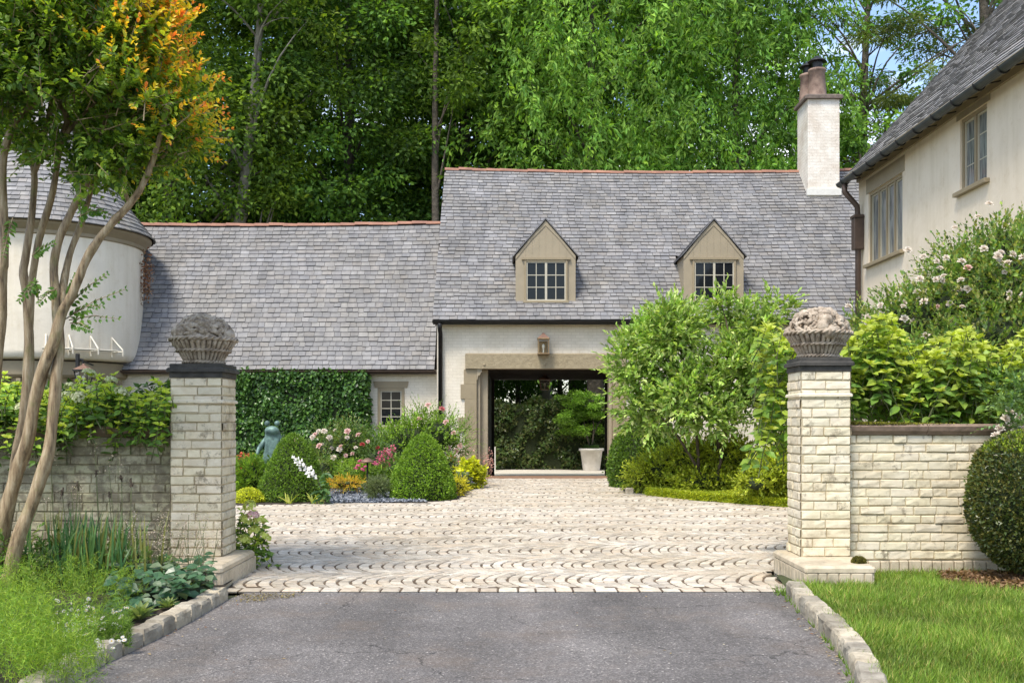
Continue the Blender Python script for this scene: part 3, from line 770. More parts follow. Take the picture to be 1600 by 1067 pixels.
xa = at(745, 0, WF).x
def quoins(xin, sgn):
    o = MB(); z = 0
    for i, wd in enumerate((.30, .42, .30, .46, .30, .40, .32)):
        h = (.36, .30, .46, .36, .46, .36, .37)[i]
        a, b_ = xin, xin + sgn * wd; o.rbox(min(a, b_), max(a, b_), WF - .045, WF + .4, z, z + h - .004, .006); z += h
    return o
quoins(xa, -1).build('door_surround', M_trim, ch)
quoins(at(957, 0, WF).x, 1).build('door_surround', M_trim, ch)
xo = at(957, 0, WF).x
for s_, x0, q0 in ((1, xa, xa + .003), (-1, xo, xo - .09)):
    m = MB(); m.rbox(q0, q0 + .087, WF + .03, WF + .45, 0, 2.675, .012)
    if s_ > 0: m.rbox(xa + .094, xa + .27, WF + .16, WF + .56, 0, 2.67, .008)
    pr = [(x0, 2.40), (x0, 2.678), (x0 + s_ * .13, 2.678), (x0 + s_ * .13, 2.60), (x0 + s_ * .10, 2.585), (x0 + s_ * .09, 2.54), (x0 + s_ * .035, 2.50), (x0 + s_ * .02, 2.43)]
    m.prism(pr, 'y', WF - .06, WF + .035)
    m.build('jamb', M_trim2, ch)
# gutter
def gutter(root, x0, x1, y, z, r=.065, mat=M_dark):
    m = MB(); n = 8; pr = []
    for k in range(n + 1):
        a = math.pi + math.pi * k / n; pr.append((y + r * math.cos(a), z + r * math.sin(a)))
    pr2 = [(y + (r - .008) * math.cos(math.pi + math.pi * (n - k) / n), z + .002 + (r - .008) * math.sin(math.pi + math.pi * (n - k) / n)) for k in range(n + 1)]
    m.prism(pr + pr2, 'x', x0, x1)
    m.box(x0 + .01, x1, y + r + .003, y + r + .03, z - .09, z + .01)
    x = x0 + .35
    while x < x1:
        m.box(x, x + .03, y - r - .004, y + r, z + .004, z + .012); x += .75
    return m.build('gutter', mat, root)
gutter(ch, MX0 + .0, 7.3, EY - .03, EZ - .015)
m = MB(); m.box(MX0 + .06, 7.4, EY + .07, WF - .002, EZ - .06, EZ - .02); m.build('soffit', M_trim, ch)
xd = at(688, 0, WF - .12).x
m = MB(); m.tube([(xd, EY - .03, EZ - .07), (xd, EY + .02, EZ - .2), (xd, WF - .09, EZ - .32), (xd, WF - .09, 0)], .055, 12); m.build('downspout', M_dark, ch, True)
# dormers
def window_grid(root, x0, x1, z0, z1, y, cols_, rows_, leaves=2, fr=.05, mat=M_sash, gl=M_glass, frame=M_trim, face=-1):
    """casement window in a plane of constant y, facing -y"""
    m = MB(); f = fr
    m.rbox(x0, x0 + f, y - .05, y + .02, z0, z1, .006); m.rbox(x1 - f, x1, y - .05, y + .02, z0, z1, .006)
    m.rbox(x0 + f, x1 - f, y - .05, y + .02, z1 - f, z1, .006); m.rbox(x0 - .03, x1 + .03, y - .08, y + .02, z0 - .05, z0, .008)
    wf = m.build('window_frame', frame, root)
    m = MB(); xs0, xs1 = x0 + f, x1 - f; za, zb = z0 + .002, z1 - f
    W = (xs1 - xs0) / leaves
    for l in range(leaves):
        a, b_ = xs0 + l * W, xs0 + (l + 1) * W; s = .028
        m.box(a, a + s, y - .03, y, za, zb); m.box(b_ - s, b_, y - .03, y, za, zb)
        m.box(a + s, b_ - s, y - .03, y, za, za + s * 1.2); m.box(a + s, b_ - s, y - .03, y, zb - s, zb)
        for i in range(1, cols_): x = a + s + (b_ - a - 2 * s) * i / cols_; m.box(x - .01, x + .01, y - .024, y - .003, za + s * 1.2, zb - s)
        for i in range(1, rows_): z = za + s * 1.2 + (zb - za - s * 2.2) * i / rows_; m.box(a + s, b_ - s, y - .026, y - .004, z - .01, z + .01)
    m.build('sash', mat, root)
    m = MB(); m.box(xs0 + .001, xs1 - .001, y - .012, y + .005, za + .001, zb - .001); m.build('pane', gl, root)
def dormer(pxc, root):
    y = 25.62; xc = at(pxc, 0, y).x; hw = .75; zb = at(0, 474, y).z; ze = at(0, 400, y).z; za = at(0, 345, y).z
    yb = 28.2
    m = MB()
    wx0, wx1, wz0, wz1 = xc - .53, xc + .55, zb + .06, at(0, 405, y).z
    # face with an opening: two side boards, sill board, gable
    m.box(xc - hw, wx0, y, y + .06, zb, wz1 + .0); m.box(wx1, xc + hw, y, y + .06, zb, wz1); m.box(wx0 - .0, wx1, y + .002, y + .06, zb, wz0)
    m.prism([(xc - hw, wz1), (xc + hw, wz1), (xc + hw, ze), (xc + .33, at(0, 368, y).z), (xc, za), (xc - .33, at(0, 368, y).z), (xc - hw, ze)], 'y', y, y + .06)
    m.prism([(y + .06, zb + .04), (y + .06, ze), (yb, ze), (yb, ze + .4)], 'x', xc - hw, xc - hw + .05); m.prism([(y + .06, zb + .04), (y + .06, ze), (yb, ze), (yb, ze + .4)], 'x', xc + hw - .05, xc + hw)
    for k in range(-3, 4): 
        x = xc + k * .17; top = za - abs(x - xc) * 1.15
        m.box(x - .006, x + .006, y - .005, y, wz1 + .04, top - .06)
    # raking trim
    for s in (-1, 1):
        pr = [(xc, za + .0), (xc + s * .33, at(0, 368, y).z), (xc + s * hw, ze), (xc + s * hw, ze - .09), (xc + s * .34, at(0, 368, y).z - .1), (xc, za - .12)]
        m.prism(pr if s > 0 else pr[::-1], 'y', y - .018, y - .001)
    d = m.build('dormer', M_trim2, root)
    m = MB(); m.box(wx0 - .07, wx1 + .07, y - .07, y - .002, wz1 - .02, wz1 + .03); m.build('drip_board', M_trim, d)
    window_grid(d, wx0, wx1, wz0, wz1 - .02, y + .0, 2, 3, 2)
    m = MB()
    za2 = za + .03
    for s in (-1, 1):
        K = [(0, za2), (.33, at(0, 368, y).z + .02), (hw + .07, ze - .03)]
        for (a, b_) in zip(K, K[1:]):
            n_ = max(1, int(math.hypot(b_[0] - a[0], b_[1] - a[1]) / .1))
            for i in range(n_):
                p = [a[0] + (b_[0] - a[0]) * i / n_, a[1] + (b_[1] - a[1]) * i / n_]; q = [a[0] + (b_[0] - a[0]) * (i + 1.1) / n_, a[1] + (b_[1] - a[1]) * (i + 1.1) / n_]
                j = random.uniform(0, .012); t = .03
                vs = []
                for yy in (y - .06 + j, yb + .3):
                    vs += [(xc + s * p[0], yy, p[1]), (xc + s * q[0], yy, q[1] + .004), (xc + s * q[0] + s * .012, yy, q[1] + t + .01), (xc + s * p[0], yy, p[1] + t)]
                k = random.uniform(.10, .2)
                m.add(vs, [(0,1,2,3),(4,7,6,5),(3,2,6,7),(0,4,5,1),(1,5,6,2),(0,3,7,4)], (k, k, k * 1.05))
    m.build('dormer_roof', M_slate, d, cols=True)
dormer(852.5, ch); dormer(1115, ch)
# chimney
cx0, cx1, cy0, cy1 = 8.32, 9.21, 28.8, 29.85
zc_ = at(0, 155, cy0).z
m = MB(); m.box(cx0, cx1, cy0, cy1, 7.3, zc_)
chm = m.build('chimney', M_chim, ch)
m = MB(); m.rbox(cx0 - .09, cx1 + .09, cy0 - .09, cy1 + .09, zc_ + .001, zc_ + .12, .03); m.build('chimney_cap', M_chcap, chm)
for (x, y) in ((8.62, 29.1), (8.5, 29.55)):
    z = zc_ + .12
    m = MB(); m.lathe([(.27, z), (.26, z + .05), (.215, z + .72), (.25, z + .74), (.25, z + .80), (.2, z + .82), (.0, z + .82)], x + .05, y, 24); m.build('chimney_pot', M_pot, chm, True)
    m = MB(); m.lathe([(.15, z + .8), (.15, z + 1.0), (.26, z + 1.02), (.24, z + 1.05), (.02, z + 1.2), (0, z + 1.2)], x + .05, y, 24); m.build('chimney_cowl', M_dark, chm)
m = MB(); m.box(cx0 - .04, cx1 + .04, cy0 - .05, cy0 - .002, 7.72, 7.9); m.build('lead_flashing', M_white, chm)

# ---- low left wing
LW = thing('low_wing', 'low slate roofed wing with an ivy covered wall, left of the carriage house', 'house wing', (-6, 26.3, 0))
lp = [(25.95, 2.68), (26.2, 3.0), (26.55, 3.55), (27.1, 4.6), (27.8, 5.75), (28.7, 6.95)]
fL, LnL, SLf = make_roof(LW, -13.2, -1.97, lp, sag=.07, tone=.93)
WL = 26.25
wx0, wx1, wz0, wz1 = at(590, 0, WL).x, at(632, 0, WL).x, 1.25, at(0, 606, WL).z
m = MB()
m.box(-13, wx0, WL, WL + .3, -.6, 2.7); m.box(wx1, -1.87, WL, WL + .3, -.6, 2.7); m.box(wx0, wx1, WL, WL + .3, -.6, wz0); m.box(wx0, wx1, WL, WL + .3, wz1, 2.7)
m.box(-13, -1.9, WL + .3, 30.3, -.6, 2.5)
m.build('wing_wall', M_wbrick, LW)
gutter(LW, -13, -1.92, 25.93, 2.665, .06, M_brown)
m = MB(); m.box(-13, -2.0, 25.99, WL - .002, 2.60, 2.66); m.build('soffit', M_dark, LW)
m = MB(); m.prism([(wx0 - .07, wz1), (wx1 + .07, wz1), (wx1 + .11, wz1 + .17), (wx0 - .11, wz1 + .17)], 'y', WL - .03, WL + .1); m.build('lintel', M_trim, LW)
window_grid(LW, wx0, wx1, wz0, wz1, WL + .03, 2, 4, 1, fr=.075)

# ---- round turret
TX, TY, TR = -11.93, 26.35, 2.3
tu = thing('round_turret', 'round cream stucco turret with a conical slate roof, behind the crape myrtle', 'turret', (TX, TY, 0))
zt0, zt1 = 2.87, at(0, 345, 24.05).z
m = MB(); m.lathe([(TR - .7, zt0 - .02), (TR - .12, zt0), (TR - .03, zt0 + .05), (TR, zt0 + .2), (TR, zt1)], TX, TY, 96); m.build('stucco_wall', M_stucco2, tu, True)
m = MB(); m.lathe([(TR + .002, zt1 - .28), (TR + .05, zt1 - .26), (TR + .05, zt1 - .18), (TR + .11, zt1 - .12), (TR + .2, zt1 - .04), (TR + .22, zt1 + .03), (TR - .2, zt1 + .04)], TX, TY, 96); m.build('cornice', M_trim, tu)
m = MB(); m.lathe([(1.7, -.6), (1.7, 2.5)], TX, TY, 64); m.build('lower_wall', M_stucco2, tu, True)
m = MB(); m.lathe([(1.5, 2.42), (2.02, 2.44), (2.08, 2.5), (2.08, 2.82), (1.5, 2.849)], TX, TY, 64)
for k in range(16):
    a = math.pi + math.pi * 1.0 * k / 15
    m.tube([(TX + 1.6 * math.cos(a), TY + 1.6 * math.sin(a), 2.36), (TX + 2.08 * math.cos(a), TY + 2.08 * math.sin(a), 2.36)], .07, 4)
m.build('jetty_beam', M_trim, tu)
# conical roof in slates
m = MB(); RT = TR + .3; Hh = 3.7
def cone(t): r = (RT + .0) * (1 - t) ** 1.12; return r, zt1 + .02 + Hh * t
rows = 30
for i in range(rows):
    t0, t1 = i / rows, min(1, (i + 1.15) / rows); r0, z0 = cone(t0); r1, z1 = cone(t1)
    n_ = max(6, int(2 * math.pi * r0 / .2)); off = random.random()
    for k in range(n_):
        a = 2 * math.pi * (k + off) / n_; b_ = 2 * math.pi * (k + off + .97) / n_
        if math.sin((a + b_) / 2) > .5: continue
        th = random.uniform(.012, .026); c = random.choice(SL); f_ = random.uniform(.8, 1.15)
        vs = [(TX + r0 * math.cos(a), TY + r0 * math.sin(a), z0), (TX + r0 * math.cos(b_), TY + r0 * math.sin(b_), z0),
              (TX + (r0 + th) * math.cos(a), TY + (r0 + th) * math.sin(a), z0 + th), (TX + (r0 + th) * math.cos(b_), TY + (r0 + th) * math.sin(b_), z0 + th),
              (TX + r1 * math.cos(b_), TY + r1 * math.sin(b_), z1), (TX + r1 * math.cos(a), TY + r1 * math.sin(a), z1)]
        m.add(vs, [(0, 1, 3, 2), (2, 3, 4, 5)], tuple(x * f_ for x in c))
m.build('conical_roof', M_slate, tu, cols=True)
m = MB(); m.lathe([(cone(t)[0] - .03, cone(t)[1] - .01) for t in [i / 12 for i in range(13)]], TX, TY, 64); m.build('roof_deck', M_int, tu)
# little white bracket shelf on the turret
bs = thing('bracket_shelf', 'white wooden trellis shelf on brackets fixed to the round turret', 'shelf', tuple(at(130, 545, 25.2)))
def on_t(px, out):      # point on the turret in the direction of a pixel column, plus out metres
    k = (px - 800) / F; A = k * k + 1; B = -2 * (k * TX + TY); C_ = TX * TX + TY * TY - (TR + out) ** 2
    y = (-B - math.sqrt(max(B * B - 4 * A * C_, 0))) / (2 * A); return Vector((k * y, y, 0))
m = MB(); zs_ = at(0, 546, 24.5).z
for o_ in (.06, .2, .34): m.tube([on_t(px, o_) + Vector((0, 0, zs_)) for px in range(66, 190, 8)], .016, 5)
m.build('rail', M_cream, bs)
for px in (72, 108, 142, 175):
    a = on_t(px, .004); b_ = a + (a - Vector((TX, TY, 0))).normalized() * .38
    m = MB(); m.tube([a + Vector((0, 0, zs_ - .14)), a + Vector((0, 0, zs_ + .34))], .02, 5); m.tube([a + Vector((0, 0, zs_ + .34)), b_ + Vector((0, 0, zs_ + .02))], .02, 5)
    m.tube([a + Vector((0, 0, zs_ - .02)), b_ + Vector((0, 0, zs_ - .02))], .02, 5); m.tube([b_ + Vector((0, 0, zs_ - .12)), b_ + Vector((0, 0, zs_ + .04))], .018, 5)
    m.build('bracket', M_cream, bs)

# ---- right side wing (tall, stucco)
rw = thing('side_wing', 'tall cream stucco wing with casement windows and a steep slate roof on the right', 'house', (8, 18, 0))
WX, RY1, RY0 = 7.45, 22.0, 11.2
GX, GZ = 7.10, 6.50
def zy(px): return WX * F / (px - 800)
def zz(px, py): return CH + (655 - py) / F * zy(px)
w1 = (zy(1410), zy(1357), 4.66, 6.14); w2 = (zy(1542), zy(1500), 5.2, 6.40)
m = MB(); T = .3; top = 6.72
def yz(y0, y1, z0, z1): m.box(WX, WX + T, y0, y1, z0, z1)
yz(RY0, w2[0], -.03, top); yz(w2[1], w1[0], -.03, top); yz(w1[1], RY1, -.03, top)
for w_ in (w1, w2): yz(w_[0], w_[1], -.03, w_[2]); yz(w_[0], w_[1], w_[3], top)
m.prism([(WX + T, -.03), (WX + T, 6.8), (12.5, 12.1), (17.8, 6.8), (17.8, -.03)], 'y', RY1 - .3, RY1)
m.build('stucco_wall', M_stucco, rw)
# roof slates on the slope that faces -x
tn = math.tan(R(48)); 
class Tmp: pass
def SR(u, t): return Vector((GX + t * math.cos(R(48)), RY1 + .12 - u, GZ + .04 + t * math.sin(R(48)) + .04 * noise.noise(Vector((u * .3, t * .3, 5)))))
nr = Vector((-math.sin(R(48)), 0, math.cos(R(48))))
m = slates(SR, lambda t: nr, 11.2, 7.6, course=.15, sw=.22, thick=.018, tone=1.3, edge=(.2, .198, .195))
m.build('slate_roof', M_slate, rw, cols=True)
m = MB(); a, b_, c_, d_ = SR(0, 0), SR(11.2, 0), SR(11.2, 7.6), SR(0, 7.6); o_ = Vector((.06, 0, -.06))
far = Vector((11, 0, -5.7))
m.add([a + o_, b_ + o_, c_ + o_, d_ + o_], [(0, 1, 2, 3)]); m.add([d_ + o_, c_ + o_, c_ + o_ + Vector((5.3, 0, -5.8)), d_ + o_ + Vector((5.3, 0, -5.8))], [(0, 1, 2, 3)])
m.build('roof_deck', M_int, rw)
m = MB(); m.box(GX + .06, WX - .002, RY0, RY1 + .05, GZ + .10, GZ + .14); m.box(WX - .05, WX - .001, RY0, RY1, GZ + .0, GZ + .098); m.build('soffit', M_trim, rw)
m = MB(); r_ = .085; n = 8
pr = [(GX - .03 + r_ * math.cos(math.pi + math.pi * k / n), GZ + .0 + r_ * math.sin(math.pi + math.pi * k / n)) for k in range(n + 1)]
pr2 = [(GX - .03 + (r_ - .01) * math.cos(2 * math.pi - math.pi * k / n), GZ + .003 + (r_ - .01) * math.sin(2 * math.pi - math.pi * k / n)) for k in range(n + 1)]
m.prism(pr + pr2, 'y', RY0, RY1 + .1); m.build('gutter', M_green, rw)
y = RY0 + .4
while y < RY1:
    m = MB(); m.tube([(GX - .03 + (r_ + .012) * math.cos(a_), y, GZ + (r_ + .012) * math.sin(a_)) for a_ in [math.pi + math.pi * q / 8 for q in range(9)]] + [(WX - .05, y, GZ + .05)], .012, 5)
    m.build('gutter_bracket', M_dark, rw); y += .78
# downspout with rain head
yd = 21.75; m = MB(); xw = WX - .1
m.tube([(GX - .03, yd, GZ - .08), (GX - .03, yd, GZ - .25), (xw - .02, yd, GZ - .55), (xw, yd, GZ - .8), (xw, yd, 0)], .06, 12); m.build('downspout', M_brown, rw, True)
m = MB(); zr = zz(1338, 347); m.rbox(xw - .11, xw + .09, yd - .11, yd + .11, zz(1338, 395), zr, .01); m.rbox(xw - .13, xw + .095, yd - .13, yd + .13, zr + .001, zr + .06, .01); m.build('rain_head', M_brown, rw)
def side_window(w_, n_, label=None, rows_=3):
    y0, y1, z0, z1 = w_; x = WX + .06; 
    m = MB(); f = .06
    m.box(x - .03, x + .06, y0, y0 + f, z0, z1); m.box(x - .03, x + .06, y1 - f, y1, z0, z1); m.box(x - .03, x + .06, y0 + f, y1 - f, z1 - f, z1)
    W = (y1 - y0 - 2 * f) / n_
    for i in range(1, n_): yy = y0 + f + i * W; m.box(x - .025, x + .06, yy - .035, yy + .035, z0, z1 - f)
    wf = m.build('window_frame', M_trim, rw)
    m = MB(); m.rbox(WX - .09, WX + .1, y0 - .1, y1 + .1, z0 - .07, z0 - .001, .01); m.build('sill', M_trim, wf)
    m = MB(); m.rbox(WX - .012, WX + .1, y0 - .12, y1 + .12, z1 + .002, 6.62 if z1 > 6.3 else 6.45, .008); m.build('lintel', M_trim2, wf)
    for i in range(n_):
        a, b_ = y0 + f + i * W + (.035 if i else 0), y0 + f + (i + 1) * W - (.035 if i < n_ - 1 else 0)
        m = MB(); s = .03
        m.box(x + .0, x + .04, a, a + s, z0, z1 - f); m.box(x, x + .04, b_ - s, b_, z0, z1 - f); m.box(x, x + .04, a + s, b_ - s, z0, z0 + s); m.box(x, x + .04, a + s, b_ - s, z1 - f - s, z1 - f)
        for k in range(1, rows_): zk = z0 + (z1 - z0) * k / rows_; m.box(x + .012, x + .036, a + s, b_ - s, zk - .008, zk + .008)
        m.build('sash', M_sash, wf)
        m = MB(); m.box(x + .02, x + .03, a + s, b_ - s, z0 + s, z1 - f - s); m.build('pane', M_lead, wf)
side_window(w1, 4, rows_=1); side_window(w2, 2, rows_=3)

# ---------------------------------------------------------------- lanterns
def lantern(root, x, y, z0, w_=.21, h=.36, lid=M_copper, body=M_brass, taper=0):
    m = MB(); a = w_ / 2; b_ = a * (1 - taper)
    P0 = [(-b_, -b_), (b_, -b_), (b_, b_), (-b_, b_)]; P1 = [(-a, -a), (a, -a), (a, a), (-a, a)]
    for (p, q) in zip(P0, P1): m.tube([(x + p[0], y + p[1], z0), (x + q[0], y + q[1], z0 + h)], .014, 4)
    m.rbox(x - b_ - .02, x + b_ + .02, y - b_ - .02, y + b_ + .02, z0 - .025, z0 + .005, .004)
    m.rbox(x - a - .03, x + a + .03, y - a - .03, y + a + .03, z0 + h, z0 + h + .03, .006)
    m.build('lantern_frame', body, root)
    m = MB(); zt = z0 + h + .03; 
    m.add([(x - a - .02, y - a - .02, zt), (x + a + .02, y - a - .02, zt), (x + a + .02, y + a + .02, zt), (x - a - .02, y + a + .02, zt), (x - .035, y - .035, zt + .1), (x + .035, y - .035, zt + .1), (x + .035, y + .035, zt + .1), (x - .035, y + .035, zt + .1)],
          [(0, 1, 5, 4), (1, 2, 6, 5), (2, 3, 7, 6), (3, 0, 4, 7), (4, 5, 6, 7)])
    m.ball((x, y, zt + .11), .04, 10, 6, (1, 1, .7)); m.build('lantern_lid', lid, root)
    m = MB(); c = a * .96; d_ = b_ * .96
    m.add([(x - d_, y - d_, z0 + .01), (x + d_, y - d_, z0 + .01), (x + d_, y + d_, z0 + .01), (x - d_, y + d_, z0 + .01), (x - c, y - c, z0 + h), (x + c, y - c, z0 + h), (x + c, y + c, z0 + h), (x - c, y + c, z0 + h)],
          [(0, 1, 5, 4), (1, 2, 6, 5), (2, 3, 7, 6), (3, 0, 4, 7)]); m.build('lantern_glass', M_lglass, root)
    m = MB(); m.tube([(x, y, z0), (x, y, z0 + h * .35)], .018, 8); m.ball((x, y, z0 + h * .5), .035, 10, 8, (1, 1, 1.7)); m.build('bulb', M_bulb, root)
p = at(849, 552, WF - .25)
t = thing('wall_lantern', 'copper and brass wall lantern above the drive-through lintel', 'lantern', tuple(p))
lantern(t, p.x, p.y, p.z, .25, .34)
m = MB(); m.rbox(p.x - .1, p.x + .1, WF - .12, WF - .002, p.z + .02, p.z + .3, .006); m.build('back_plate', M_brass, t)
p = at(851, 608, 29.5)
t = thing('hanging_lantern', 'dark lantern hanging from the passage ceiling', 'lantern', tuple(p))
lantern(t, p.x, p.y, p.z, .30, .26, M_copper, M_copper, .3)
m = MB(); m.tube([(p.x, p.y, p.z + .3), (p.x, p.y, 2.8)], .012, 6); m.build('chain', M_dark, t)
p = at(131, 601, 23.6)
t = thing('bracket_lantern', 'tapered lantern with copper lid on an iron bracket, in front of the turret', 'lantern', tuple(p))
lantern(t, p.x, p.y, p.z, .32, .32, M_copper, M_dark, .35)
m = MB(); m.tube([(p.x - .02, p.y, p.z + .46), (p.x - .02, p.y, p.z + .58), (p.x - .16, p.y + .05, p.z + .60), (p.x - .16, p.y + .3, p.z + .56), (p.x - .16, p.y + .9, p.z + .5)], .022, 6); m.rbox(p.x - .2, p.x - .12, p.y - .0, p.y + .08, p.z + .34, p.z + .72, .01); m.build('bracket', M_dark, t)

# leaning measuring board in the passage
p = at(771, 733, 37.6); 
t = thing('measuring_board', 'narrow white board with black marks standing at the left behind the passage', 'board', (p.x, p.y, -.466))
m = MB(); m.rbox(p.x - .08, p.x + .08, p.y - .015, p.y + .015, -.466, .42, .004); m.build('board', M_white, t)
for k in range(9):
    z = -.38 + k * .085; wd = .08 if k % 2 else .05
    m = MB(); m.box(p.x - .04, p.x - .04 + wd, p.y - .019, p.y - .0155, z, z + .035); m.build('mark', M_ink, t)

# ================================================================ planting
def A3(v): return np.array(v, float)
def ground_z(y): return -.03 if y < 25 else max(-.5, -.03 - (y - 25) * .0553)

def clump_leaves(lv, centers, radii, per, size, cols, flat=.6, droop=.25, up_n=.7, asp=.5, colw=None, jit=.2):
    """leaves spread through overlapping clumps, each clump with its own tone"""
    centers = A3(centers); n = len(centers); tone = 1 + .34 * rng.normal(size=n)
    idx = np.repeat(np.arange(n), per); N_ = len(idx)
    d = rdir(N_); r = rng.random(N_) ** .45
    rad = np.broadcast_to(radii, (n,))[idx]
    off = d * (r * rad)[:, None]; off[:, 2] *= flat
    P = centers[idx] + off
    D = norm(off * 1.0 + rng.normal(size=(N_, 3)) * .35 * rad[:, None] + A3([0, 0, -droop]) * rad[:, None])
    Nn_ = norm(rng.normal(size=(N_, 3)) * .6 + A3([0, 0, up_n]) + d * .5)
    C = cmix(N_, *cols, jit=jit, w=colw) * tone[idx][:, None].clip(.55, 1.6)
    L = size * (.7 + .6 * rng.random(N_)); lv.add(P, D, Nn_, L, L * asp * (.8 + .4 * rng.random(N_)), C)

def limb_path(a, b, sag=.15, n=6, wob=.12):
    a, b = Vector(a), Vector(b); L = (b - a).length; out = []
    o = Vector((random.uniform(-1, 1), random.uniform(-1, 1), 0)) * L * wob
    for i in range(n + 1):
        t = i / n; p = a.lerp(b, t); k = math.sin(math.pi * t); p += o * k; p.z += L * sag * k * (1 if i else 0)
        out.append(p)
    return out

def big_tree(name, label, x, y, h, cr, z0f, cols, trunk_r=.3, nclump=150, per=190, size=.2, kind='round', bark=None, seed=1, group='tall trees behind the houses', lean=0, nl=14, clr=None):
    global rng
    rng = np.random.default_rng(seed); random.seed(seed)
    gz = ground_z(y); root = thing(name, label, 'tree', (x, y, gz), group)
    bark = bark or M_bark
    m = MB(); top = Vector((x + lean, y, gz + h * .93)); tp = limb_path((x, y, gz - .1), top, 0, 9, .03)
    m.tube(tp, [trunk_r * (1.25 - i * .12) if i < 9 else trunk_r * .12 for i in range(10)], 10, rough=.15)
    cents = []; 
    for k in range(nclump):
        u = random.random(); 
        if kind == 'round': hh = z0f + (1 - z0f) * u; prof_r = math.sin(math.pi * min(1, (.16 + .84 * (1 - u)))) ** .6 if u > .1 else .75
        elif kind == 'willow': hh = z0f + (1 - z0f) * u; prof_r = math.sqrt(max(0, 1 - u ** 2.4))
        else: hh = z0f + (1 - z0f) * u; prof_r = .55 + .45 * math.sin(math.pi * u)
        a = random.uniform(0, 2 * math.pi); rr = cr * prof_r * math.sqrt(random.uniform(.18, 1)) * (1 + .25 * noise.noise(Vector((math.cos(a) * 1.5, math.sin(a) * 1.5, hh * 3 + seed))))
        px_ = x + lean * hh + rr * math.cos(a); cents.append((px_, y + rr * math.sin(a), gz + h * hh))
    cents.sort(key=lambda c: c[2])
    for k in range(nl):
        c = cents[int((k + .5) * len(cents) / nl)]; hz = max(.15, (c[2] - gz) / h - random.uniform(.08, .2)); i = min(8.99, hz / .93 * 9)
        s = tp[int(i)].lerp(tp[int(i) + 1], i % 1)
        r0 = trunk_r * (1.05 - hz) * .45
        pth = limb_path(s, c, .08, 6, .12); m.tube(pth, [r0 * (1 - .14 * q) for q in range(7)], 7, rough=.1)
        for q in range(3):
            c2 = random.choice(cents)
            if (Vector(c2) - Vector(c)).length < cr * .9: m.tube(limb_path(pth[3 + q], c2, .1, 4, .1), [r0 * .45 * (1 - .2 * z) for z in range(5)], 5)
    m.build('trunk', bark, root, True)
    lv = LV(T4); C = A3(cents)
    if kind == 'willow':
        n = len(C)
        for s_ in range(7):           # hanging sprays
            P0 = C + rng.normal(size=(n, 3)) * A3([.9, .9, .5]); Ls = 1.1 + 1.5 * rng.random(n); tone = 1 + .2 * rng.normal(size=n)
            az = rng.random(n) * 6.28; Ls = Ls * (.35 + 1.0 * rng.random(n)); dirx = np.stack([np.cos(az), np.sin(az), np.zeros(n)], 1)
            k = per // 7; t = rng.random((n, k)); 
            P = P0[:, None, :] + dirx[:, None, :] * (t ** .7 * 1.3)[:, :, None] * A3([1, 1, 0]); P[:, :, 2] -= (t ** 1.5) * Ls[:, None]
            P = P.reshape(-1, 3) + rng.normal(size=(n * k, 3)) * .10
            D = norm(rng.normal(size=(n * k, 3)) * .55 + A3([0, 0, -.8]) + np.repeat(dirx, k, 0) * .4)
            L = size * (.7 + .7 * rng.random(n * k))
            lv.add(P, D, norm(rng.normal(size=(n * k, 3)) + np.repeat(dirx, k, 0)), L, L * .38, cmix(n * k, *cols, jit=.2) * np.repeat(tone, k)[:, None].clip(.6, 1.5))
    else:
        clr = clr or cr * .24
        clump_leaves(lv, C, clr * (.7 + .6 * rng.random(len(C))), per, size, cols, flat=.5 if kind != 'pine' else .35, droop=.3, asp=.6 if kind != 'pine' else .12)
    lv.build('crown', M_far, root)
    return root
def copy_tree(src, x, y, rz, sc_, label):
    c = src.copy(); col.objects.link(c); c.location = (x, y, ground_z(y)); c.rotation_euler = (0, 0, rz); c.scale = (sc_,) * 3; c['label'] = label
    for ch_ in list(src.children):
        d = ch_.copy(); col.objects.link(d); d.parent = c
    return c
DK = [(.036, .085, .022), (.055, .12, .028), (.026, .062, .022), (.075, .155, .032)]
MD = [(.075, .16, .03), (.11, .21, .035), (.055, .125, .028)]
LT = [(.085, .20, .045), (.13, .26, .06), (.06, .15, .04)]
oak = big_tree('oak_tree', 'dense dark green tree over the low wing roof, just right of the crape myrtle', -13.0, 40, 25, 5.6, .10, DK, .36, 330, 210, .22, 'round', seed=3)
map_ = big_tree('maple_tree', 'bushy mid green tree above the left end of the carriage house roof', -6.9, 42, 26, 5.2, .16, MD + DK, .33, 300, 210, .21, 'round', seed=5)
wil = big_tree('weeping_tree', 'pale green weeping tree rising above the first dormer', 3.4, 39.5, 25, 4.4, .22, LT + MD, .3, 260, 210, .24, 'willow', seed=8)
copy_tree(wil, 9.0, 40.5, 2.2, .95, 'pale green weeping tree rising above the second dormer, left of the chimney')
copy_tree(map_, -1.6, 43, 1.9, 1.02, 'mid green tree between the bushy tree and the weeping trees')
copy_tree(oak, -19.5, 41, 1.1, .95, 'dark tree mostly hidden behind the turret roof and crape myrtle crown')
far = [(-25, 54, .5, 'far dark tree, leftmost of the back row, behind the turret'), (-15, 55, 2.6, 'far dark tree seen between the crape myrtle and the dark oak'), (-9.5, 56, 4.0, 'far dark tree in the gap left of the tall bare trunk'),
       (-3, 54, 5.1, 'far dark tree behind the left end of the tall ridge'), (3.5, 55, 3.3, 'far dark tree directly behind the first weeping tree'), (9.5, 56, .9, 'far dark tree behind the second weeping tree')]
for i, (x, y, a, lb) in enumerate(far): copy_tree(oak if i % 2 else map_, x, y, a, 1.12, lb)
tall = big_tree('poplar_tree', 'tall slim tree with a long bare brown trunk above the roof step', -2.55, 38.5, 27, 3.2, .45, DK, .17, 60, 160, .2, 'round', seed=13, nl=8)
